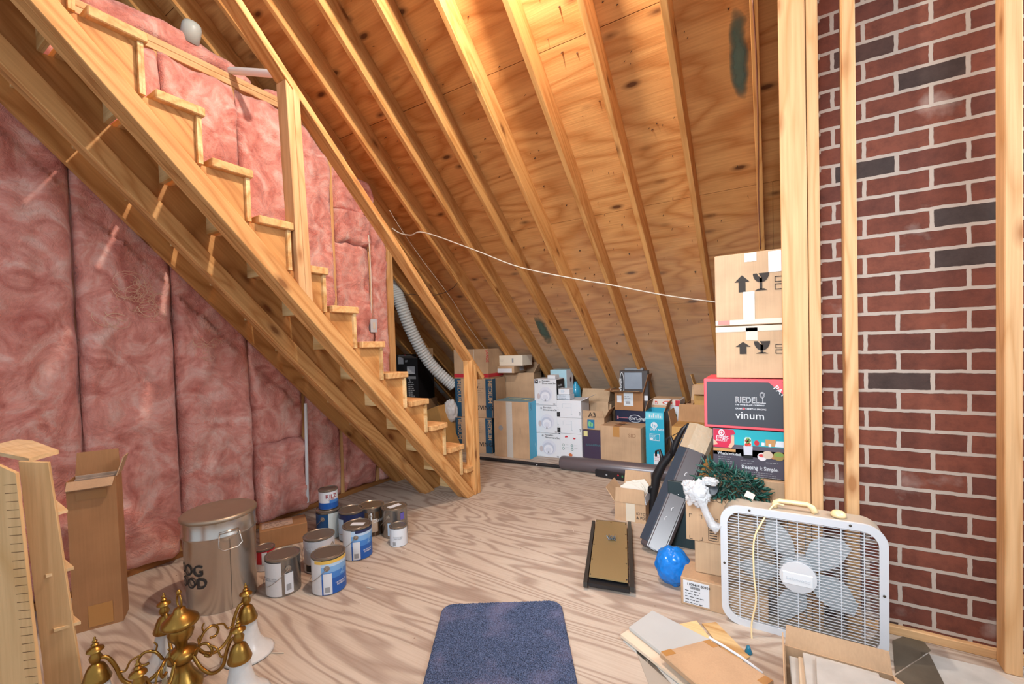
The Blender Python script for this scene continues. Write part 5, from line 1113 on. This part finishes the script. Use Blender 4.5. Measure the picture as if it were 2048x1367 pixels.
stick(t, a, r, h, -2.2, -.1, .005, h-.02, plain('label_deep_blue', (22, 72, 120), .35)); stick(t, a, r, h, -.1, 2.0, .005, h-.015, plain('label_pale', (200, 212, 214), .4)); ears(t, a, r, h, -.55)
t, a, r, h, c = can(None, .060, .125, 'small white and blue primer can lettered KILZ, standing on another can', g, center=cF+Vector((-.004, 0, H1+.004)))
stick(t, a, r, h, -3, 3, .004, h-.008, WHITE); stick(t, a, r, h, -3, 3, .004, h*.36, BL1, off=.002); stick(t, a, r, h, .1, 1.2, h*.34, h*.5, plain('label_mid_blue', (64, 124, 196)), off=.003); ctext('KILZ', .036, plain('dark_red_ink', (150, 34, 44)), r+.002, a+.30, h*.62, t); ctext('LATEX', .014, plain('dark_red_ink', (150, 34, 44)), r+.002, a+.30, h*.51, t)
t, a, r, h, c = can((745, 1073), R1, H1, 'dark brown paint can with a rusty dripped label, at the back of the cans', g, lid=plain('shiny_lid', (176, 160, 140), .25, .8))
stick(t, a, r, h, -3, 3, .004, h*.86, BRN); stick(t, a, r, h, -.25, .45, .03, h*.62, plain('label_rust', (196, 176, 156), .5, var=.2, bs=60), off=.002); ctext('Duration', .030, WHITE, r+.002, a+.75, h*.5, t); ears(t, a, r, h, -.1); stick(t, a, r, h, -.08, .02, h*.55, h*.85, WHITE, off=.003, nm='paint_drip')
t, a, r, h, c = can((791, 1077), R1, H1, 'steel paint can lettered Duration with a white sticker on its lid', g)
ctext('Duration', .036, WHITE, r+.001, a+.25, h*.38, t); stick(t, a, r, h, -.60, -.25, .02, h*.55, BL3); stick(t, a, r, h, .45, .8, h*.62, h*.86, plain('violet_mark', (96, 84, 160)), off=.001); ears(t, a, r, h, -.55)
b = MB(); b.box(-.02, .02, -.045, .045, h+.0015, h+.0025); o = b.done('lid_sticker', WHITE, t); o.rotation_euler.z = -.2
t, a, r, h, c = can((798, 1094), .054, .122, 'small white-labelled can in front of the steel Duration can', g); stick(t, a, r, h, -3, 3, .004, h-.008, WHITE); wrap(r, a-.7, a-.35, .012, .035, GREYP, t, 'barcode', off=.002); ctext('hardener base\nkeep closed', .010, GREYP, r+.0015, a-.1, h*.5, t, bold=False)
t, a, r, h, c = can((531, 1142), .052, .122, 'small red and white can half hidden behind the metal bin', g); stick(t, a, r, h, -3, 3, h*.35, h-.008, RED); stick(t, a, r, h, -3, 3, .004, h*.35, WHITE); stick(t, a, r, h, -.3, .2, h*.35, h*.9, WHITE, off=.002)
# brown parcel by the wall
x = Box('brown_parcel', 'long brown parcel with a pale label on top, lying against the pink wall', 'box', G((520, 1103)), G((616, 1081)), .125, .17, C_BROWN); x.decal('t', x.W*.05, x.W*.70, .03, .14, plain('pale_pink_label', (190, 160, 140)), 'address_label'); x.lines('t', x.W*.1, .11, x.W*.5, 4, .02, INK, .003)
# tall open carton
x = qbox('tall_open_carton', 'tall narrow open carton of papers leaning by the birch panels', 'box', (148, 1268), (247, 1241), 965, .115, C_BROWN, top=False); W, H, D = x.W, x.H, x.D
x.flap('f', .05, -40, C_TAN); x.flap('b', .11, 82, C_BROWN); x.flap('r', .09, 72, C_TAN); x.decal('f', W*.30, W*.80, .012, H*.16, TAPEB, 'tape_strip'); x.decal('f', W*.18, W*.80, H*.87, H-.004, plain('tape_dull', (160, 116, 72), .3), 'tape_strip')
pp_ = plain('magazine_print', (176, 156, 140), .4, var=.35, bs=30)
for k in range(5):
    b = MB(); b.box(.01, W-.01, 0, .006, 0, H*.93+.012*k, .001); m_ = b.done('magazine', pp_); m_.matrix_basis = Matrix.Translation(x.o.location) @ Matrix.Rotation(x.o.rotation_euler.z, 4, 'Z') @ Matrix.Translation((0, .012+.020*k, .006)) @ Matrix.Rotation(.0, 4, 'X')
    tag(m_, 'paper magazine in the tall open carton, '+['nearest its front flap', 'second from the front flap', 'middle one', 'second from the wall', 'nearest the wall'][k], 'magazine', 'magazines in the tall carton')
# birch rack with shelf tabs
t = thing('birch_rack', 'tall birch rack with three protruding shelf tabs, at the left photo edge', 'rack', (0, 0, 0))
def away(ps, th):
    n = (ps[1]-ps[0]).cross(ps[2]-ps[1]).normalized(); return th if n.dot(ps[0]-EYE) > 0 else -th
B0 = G((98, 1440)); B1 = G((172, 1420)); T0 = VP_((36, 922), B0, B1); T1 = VP_((97, 924), B0, B1)
b = MB(); ps = [B0, B1, T1, T0]; b.slab(ps, away(ps, .012)); bmesh.ops.bevel(b.bm, geom=b.bm.edges[:], offset=.0015, segments=1, affect='EDGES')
o = b.done('panel', W_BIRCH, t)
def flatpoly(name, qs, z, th, parent, mat=W_BIRCH):
    P = [G(q, z) for q in qs]; b = MB(); b.slab(P, th if (P[1]-P[0]).cross(P[2]-P[1]).z > 0 else -th); return b.done(name, mat, parent)
W_TAB = wood('birch_tab', (238, 212, 170), (226, 194, 146), grain=4, knots=0, along=(3, 3, 3))
nb = (B1-B0).cross(Vector((0, 0, 1))).normalized()
if nb.dot(EYE-B0) < 0: nb = -nb
for q, w_ in (((76, 1046), 60), ((92, 1160), 56), ((108, 1269), 54)):
    A = VP_(q, B0+nb*.03, B1+nb*.03); flatpoly('shelf_tab', [(q[0], q[1]-5), (q[0]+w_, q[1]-22), (q[0]+w_-26, q[1]-44), (q[0]-14, q[1]-32)], A.z, .010, t, W_TAB)
A = T1; flatpoly('top_shelf', [(58, 924), (118, 907), (66, 887), (36, 884), (-30, 900), (2, 912)], A.z+.002, .014, t, W_TAB)
t = thing('slotted_panel', 'birch panel with a comb of saw slots, cut off by the left photo edge', 'panel', (0, 0, 0))
B0 = G((-40, 1500)); B1 = G((90, 1480)); T0 = VP_((-60, 905), B0, B1); T1 = VP_((31, 946), B0, B1)
b = MB(); ps = [B0, B1, T1, T0]; b.slab(ps, away(ps, .012)); b.done('panel', W_BIRCH, t)
nn_ = (B1-B0).cross(T1-B1).normalized()
if nn_.dot(-B0) < 0: nn_ = -nn_
b = MB()
for k in range(30):
    f0 = .06+k*.031; p = B1.lerp(T1, f0)+nn_*.0005; d = (B0-B1).normalized(); b.slab([p+d*.002, p+d*.035, p+d*.035+Vector((0, 0, .0018)), p+d*.002+Vector((0, 0, .0018))], .0006)
s_ = b.done('saw_slots', plain('slot_shadow', (110, 80, 50), .9), t); s_['kind'] = 'stuff'
# ------------------------------------------------------------------ chandelier
CH = Vector((-1.885, .685, 0)); t = thing('brass_chandelier', 'brass five-arm chandelier with frosted bell shades standing on the floor', 'chandelier', CH)
BRS = plain('antique_brass', (158, 122, 60), .32, .95, bump=.12, bs=30, var=.15); GLS = plain('alabaster_glass', (206, 208, 208), .28, var=.22, bs=22)
b = MB(); b.lathe([(0, .0), (.052, .002), (.060, .02), (.062, .045), (.05, .062), (.035, .085), (.026, .11), (.030, .125), (.048, .135), (.050, .150), (.046, .162), (.018, .178), (.020, .196), (.036, .214), (.042, .236), (.038, .252), (.055, .262), (.060, .270), (.056, .280), (.034, .300), (.020, .312), (.018, .322), (.008, .328), (0, .33)], 40); b.done('centre_column', BRS, t, smooth=True, angle=60)
b = MB(); b.tube([(.018*math.cos(a), 0, .348+.026*math.sin(a)) for a in [k*math.pi/8 for k in range(16)]], .0035, 8, closed=True); b.done('hanging_loop', BRS, t, smooth=True)
b = MB(); b.lathe([(0, 0), (.008, .004), (.009, .011), (.004, .019), (0, .02)], 14, Matrix.Translation((0, 0, .372))); b.done('loop_ball', BRS, t, smooth=True)
RA_ = .235; first = None
def arm_set(first):
    pass
def bez(P, n=7): return smooth([Vector(p) for p in P], n)
for k, ad in enumerate((92, 24, 172, 240, 312)):
    a = math.radians(ad); R = Matrix.Rotation(a, 4, 'Z')
    def put(o, par=t): o.matrix_basis = R; return o
    b = MB(); b.tube(bez([(.045, 0, .150), (.075, 0, .105), (.12, 0, .085), (.165, 0, .115), (.185, 0, .175), (.205, 0, .215), (RA_-.008, 0, .222)]), .0065, 10); am = put(b.done('arm', BRS, t, smooth=True))
    b = MB(); b.tube(bez([(.055, 0, .150), (.075, 0, .185), (.105, 0, .195), (.125, 0, .172), (.115, 0, .150), (.095, 0, .152)]), .005, 8, rs=None); b.tube(bez([(.118, 0, .190), (.145, 0, .178), (.16, 0, .150), (.18, 0, .155)]), .0035, 8); b.tube(bez([(.075, 0, .188), (.070, 0, .208), (.078, 0, .222)]), .003, 8); sc = b.done('scroll', BRS, am, smooth=True)
    b = MB(); b.lathe([(0, .300), (.004, .296), (.003, .290), (.008, .284), (.005, .278), (.011, .272), (.007, .266), (.022, .258), (.024, .252), (.012, .246), (.013, .238), (.018, .228), (.016, .216), (.010, .208), (.022, .198), (.030, .180), (.036, .160), (.040, .150), (.038, .143), (.030, .141), (0, .141)], 28, Matrix.Translation((RA_, 0, 0))); cp_ = put(b.done('lamp_cap', BRS, t, smooth=True, angle=60))
    b = MB(); zz = .0
    prof = [(.030, .142), (.034, .125), (.038, .095), (.047, .060), (.068, .028), (.088, .010), (.096, .004), (.093, .002), (.084, .008), (.064, .026), (.043, .060), (.034, .095), (.030, .125), (.027, .141)]
    b.lathe(prof, 48, Matrix.Translation((RA_, 0, 0)), cap=False); put(b.done('glass_shade', GLS, t, smooth=True))
b = MB()
for s in range(4): b.tube(bez([(.02, -.04-.004*s, .19), (.03+.01*s, -.07, .13), (.02+.012*s, -.065, .06), (.03, -.05, .10-.02*s)]), .0016, 6)
b.done('wire', plain('lamp_wire', (170, 160, 130), .4), t, smooth=True)
# ------------------------------------------------------------------ blue mat
A = G((886, 1213)); B = G((1122, 1205)); d = (B-A); W = d.length; a = math.atan2(d.y, d.x)
m, nt, N, L, P = nodes('blue_pile')
tcn = N.new('ShaderNodeTexCoord'); n1 = N.new('ShaderNodeTexNoise'); n1.inputs['Scale'].default_value = 260; n1.inputs['Detail'].default_value = 3; L.new(tcn.outputs['Object'], n1.inputs['Vector'])
r1 = ramp(N, [(0.36, lin((44, 50, 66))), (0.5, lin((78, 92, 122))), (0.66, lin((112, 124, 156)))]); L.new(n1.outputs['Fac'], r1.inputs[0])
n2 = N.new('ShaderNodeTexNoise'); n2.inputs['Scale'].default_value = 5; n2.inputs['Detail'].default_value = 3; L.new(tcn.outputs['Object'], n2.inputs['Vector'])
r2 = ramp(N, [(0.56, (0, 0, 0, 1)), (0.72, (.30, .30, .30, 1))]); L.new(n2.outputs['Fac'], r2.inputs[0])
mxn = N.new('ShaderNodeMix'); mxn.data_type = 'RGBA'; L.new(r2.outputs[0], mxn.inputs[0]); L.new(r1.outputs[0], mxn.inputs[6]); mxn.inputs[7].default_value = lin((150, 140, 170)); L.new(mxn.outputs[2], P.inputs['Base Color'])
P.inputs['Roughness'].default_value = 1; P.inputs['Specular IOR Level'].default_value = .05
bn_ = N.new('ShaderNodeBump'); bn_.inputs['Strength'].default_value = 1; bn_.inputs['Distance'].default_value = .006; L.new(n1.outputs['Fac'], bn_.inputs['Height']); L.new(bn_.outputs[0], P.inputs['Normal'])
LM = .86; nx, ny = 150, 230; bm = bmesh.new(); gg = []
def inside(x, y, r=.06):
    dx = max(r-x, x-(W-r), 0); dy = max(-(LM-r)-y if y < -(LM-r) else 0, y+r if y > -r else 0, 0)
    return r-math.hypot(dx, dy) if (dx > 0 or dy > 0) else r
for j in range(ny+1):
    row = []
    for i in range(nx+1):
        x = W*i/nx; y = -LM*j/ny; s = inside(x, y)
        if s < 0:
            r = .06; cx = r if x < r else W-r; cy = -r if y > -r else -(LM-r); v = Vector((x-cx, y-cy)); v = v.normalized()*r; x, y = cx+v.x, cy+v.y; s = 0
        e = min(1, min(s, x, W-x, -y, LM+y)/.012); z = .004+.014*math.sqrt(max(0, e))+random.uniform(0, .0045)*min(1, e+.3)
        row.append(bm.verts.new((x+random.uniform(-.001, .001), y+random.uniform(-.001, .001), z)))
    gg.append(row)
for j in range(ny):
    for i in range(nx): bm.faces.new((gg[j][i], gg[j][i+1], gg[j+1][i+1], gg[j+1][i]))
bmesh.ops.recalc_face_normals(bm, faces=bm.faces[:]); me = bpy.data.meshes.new('floor_mat'); bm.to_mesh(me); bm.free(); me.materials.append(m)
o = bpy.data.objects.new('floor_mat', me); COL.objects.link(o); o.location = A; o.rotation_euler.z = a; tag(o, 'slate blue pile mat with rounded corners at the bottom centre of the floor', 'mat')
# ------------------------------------------------------------------ services
def RP(q, off=0.0):
    d = ray(*q); s = ((YE*TN-off)-EYE.z)/(d.z+TN*d.y); return EYE+d*s
WIRE = plain('white_cable', (222, 212, 196), .4)
b = MB(); b.tube(smooth([RP(q, .012) for q in ((784, 456), (800, 466), (822, 470), (850, 465), (950, 500), (1040, 534), (1160, 559), (1220, 569), (1330, 590), (1434, 604))]), .0055, 8)
tag(b.done('electric_cable', WIRE, smooth=True), 'white cable stapled across the rafters from the stairs to the glassware cartons', 'cable')
b = MB(); b.tube(smooth([RP(q, .006) for q in ((779, 420), (800, 455), (845, 520), (905, 600), (935, 650), (972, 700))]), .0025, 6)
tag(b.done('thin_wire', WIRE, smooth=True), 'thin pale wire running down a rafter right of the handrail', 'wire')
b = MB(); b.tube(smooth([RP(q, .02) for q in ((788, 598), (820, 588), (850, 592), (885, 586), (905, 576), (914, 566))]), .003, 6)
tag(b.done('thin_wire', BLACK, smooth=True), 'short black wire looped between rafters behind the handrail', 'wire')
b = MB(); b.tube(smooth([RP(q, .01) for q in ((1505, 0), (1512, 110), (1516, 250), (1517, 400), (1521, 497))]), .004, 6)
tag(b.done('brown_cable', plain('brown_cable', (150, 100, 76), .5), smooth=True), 'brown cable running down the rafter beside the corner post', 'cable')
b = MB(); Pd = smooth([PY((786, 560), 3.55), PY((800, 603), 3.6), PY((826, 668), 3.75), PY((862, 728), 3.95), PY((908, 772), 4.15)], 80)
b.tube(Pd, .07, 20, rs=[.070+.005*math.sin(i*1.0) for i in range(len(Pd))])
tag(b.done('flexible_duct', plain('duct_white', (206, 210, 210), .4), smooth=True), 'ribbed white flexible duct curving down behind the stairs', 'duct')
b = MB(); b.tube([PY((462, 141), 1.60), PY((557, 148), 1.64)], .024, 20); tag(b.done('white_pipe', plain('pvc', (224, 226, 228), .3), smooth=True, angle=40), 'short length of white pipe crossing above the stair wall', 'pipe')
b = MB(); c = PY((383, 58), 1.40); b.lathe([(.055, -.08), (.055, .012), (.046, .035), (.026, .048), (0, .052)], 24, Matrix.Translation(c) @ Matrix.Rotation(.5, 4, 'Y')); tag(b.done('roof_vent', plain('vent_grey', (176, 184, 180), .4), smooth=True), 'pale round vent cap poking out of the loose insulation at the top', 'vent')
A = PX((611, 806), -3.045); B = PX((615, 1004), -3.045); b = MB(); b.tube([A, B], .0115, 16); pt = tag(b.done('printed_pipe', plain('pvc', (224, 226, 228)), smooth=True, angle=40), 'slim upright white pipe with printed lettering on the pink wall', 'pipe')
A = PX((747, 651), -3.085); b = MB(); e_ = thing('electrical_box', 'white electrical outlet plate on the stud of the insulated wall', 'outlet', A)
b.box(-.04, .0, -.034, .034, -.056, .056, .003); b.done('back_box', plain('box_blue_grey', (110, 116, 120), .5), e_); b = MB(); b.box(0.001, .007, -.037, .037, -.06, .06, .002); b.done('cover_plate', WHITE, e_); b = MB(); b.box(.0072, .0085, -.012, .012, -.03, .03, .001); b.done('outlet_insert', OFFW, e_)
b = MB(); b.tube(smooth([PX((742, 640), -3.085), PX((742, 560), -3.085), PX((739, 500), -3.08), PX((737, 470), -3.08)]), .005, 8); tag(b.done('white_wire', WIRE, smooth=True), 'white cable rising from the electrical outlet up the stud', 'cable')
# nails poking through the roof deck
b = MB(); rn = random.Random(3)
for bay in range(7):
    xl, xr = RX[bay+1]+.0, RX[bay]-.036
    for k in range(34 if 1 <= bay <= 4 else 16):
        y = rn.uniform(1.6, 4.6); x = rn.uniform(xl+.03, xr-.03); p = Vector((x, y, roofz(y)))+nv*(RD-.001); l = rn.uniform(.012, .03)
        q = p-nv*l+Vector((rn.uniform(-.004, .004), rn.uniform(-.004, .004), 0)); b.tube([p, q], .0016, 5, rs=[.0018, .0008])
        if rn.random() < .35: b.slab([p+Vector((-.006, 0, 0)), p+Vector((.007, .002, 0)), q+Vector((.001, 0, 0))], .001)
tag(b.done('roofing_nails', NAILM), 'points of roofing nails poking through the plywood between the rafters', 'nails', kind='stuff')
# green marker paint on the deck
def spray(qs, label):
    P = [RP(q, -RD/math.cos(RA)+.0022) for q in qs]; b = MB(); b.slab(P, -.0012); m, nt, N, L, Pn = nodes('green_spray')
    Pn.inputs['Base Color'].default_value = lin((96, 118, 104)); Pn.inputs['Roughness'].default_value = .8
    tc = N.new('ShaderNodeTexCoord'); mp = N.new('ShaderNodeMapping'); mp.inputs['Location'].default_value = (-1, -1, -1); mp.inputs['Scale'].default_value = (2, 2, 2); L.new(tc.outputs['Generated'], mp.inputs['Vector'])
    ln = N.new('ShaderNodeVectorMath'); ln.operation = 'LENGTH'; sp_ = N.new('ShaderNodeVectorMath'); sp_.operation = 'MULTIPLY'; sp_.inputs[1].default_value = (1, 1, 0); L.new(mp.outputs[0], sp_.inputs[0]); L.new(sp_.outputs[0], ln.inputs[0])
    n = N.new('ShaderNodeTexNoise'); n.inputs['Scale'].default_value = 9; n.inputs['Detail'].default_value = 5; L.new(tc.outputs['Object'], n.inputs['Vector'])
    ad = N.new('ShaderNodeMath'); ad.operation = 'ADD'; L.new(ln.outputs['Value'], ad.inputs[0]); L.new(n.outputs['Fac'], ad.inputs[1])
    r = ramp(N, [(0.0, (1, 1, 1, 1)), (0.6, (.75, .75, .75, 1)), (1.0, (0, 0, 0, 1))]); sc = N.new('ShaderNodeMath'); sc.operation = 'MULTIPLY'; sc.inputs[1].default_value = .70; L.new(ad.outputs[0], sc.inputs[0]); L.new(sc.outputs[0], r.inputs[0]); L.new(r.outputs[0], Pn.inputs['Alpha'])
    tag(b.done('paint_mark', m), label, 'paint mark')
spray([(1455, 15), (1496, 15), (1500, 205), (1462, 205)], 'faded green spray mark on the roof plywood near the top right')
spray([(1062, 622), (1080, 622), (1108, 690), (1090, 690)], 'small slanting green spray mark low on the roof plywood')
# litter on the floor
b = MB(); rl = random.Random(11)
for (q, l, a) in (((1067, 996), .05, 1.2), ((1145, 1056), .05, -1.0), ((575, 1030), .03, 0), ((732, 1173), .06, .1), ((815, 1140), .02, .3), ((540, 1305), .06, .5)):
    c = G(q, .002); b.tube([c, c+Vector((math.cos(a)*l, math.sin(a)*l, .001))], .0018, 5)
for k in range(60):
    c = Vector((rl.uniform(-2.6, .3), rl.uniform(1.2, 3.8), .0)); s = rl.uniform(.002, .006); b.box(c.x, c.x+s, c.y, c.y+s*.7, 0.0005, .002)
tag(b.done('floor_litter', plain('litter', (214, 206, 190), .8)), 'scattered white slivers and wood crumbs on the plywood floor', 'litter', kind='stuff')

# pale vent baffles between the rafters behind the stairs
BF = plain('baffle_film', (190, 200, 206), .35, bump=.4, bs=30)
for qs, lb in (([(832, 752), (841, 752), (864, 783), (850, 783)], 'left pale plastic vent baffle between rafters behind the stairs'), ([(862, 752), (871, 750), (899, 784), (881, 785)], 'right pale plastic vent baffle between rafters, under the white duct')):
    P = [RP(q, -.12) for q in qs]; b = MB(); b.slab(P, .004); tag(b.done('vent_baffle', BF), lb, 'baffle', 'vent baffles behind the stairs')
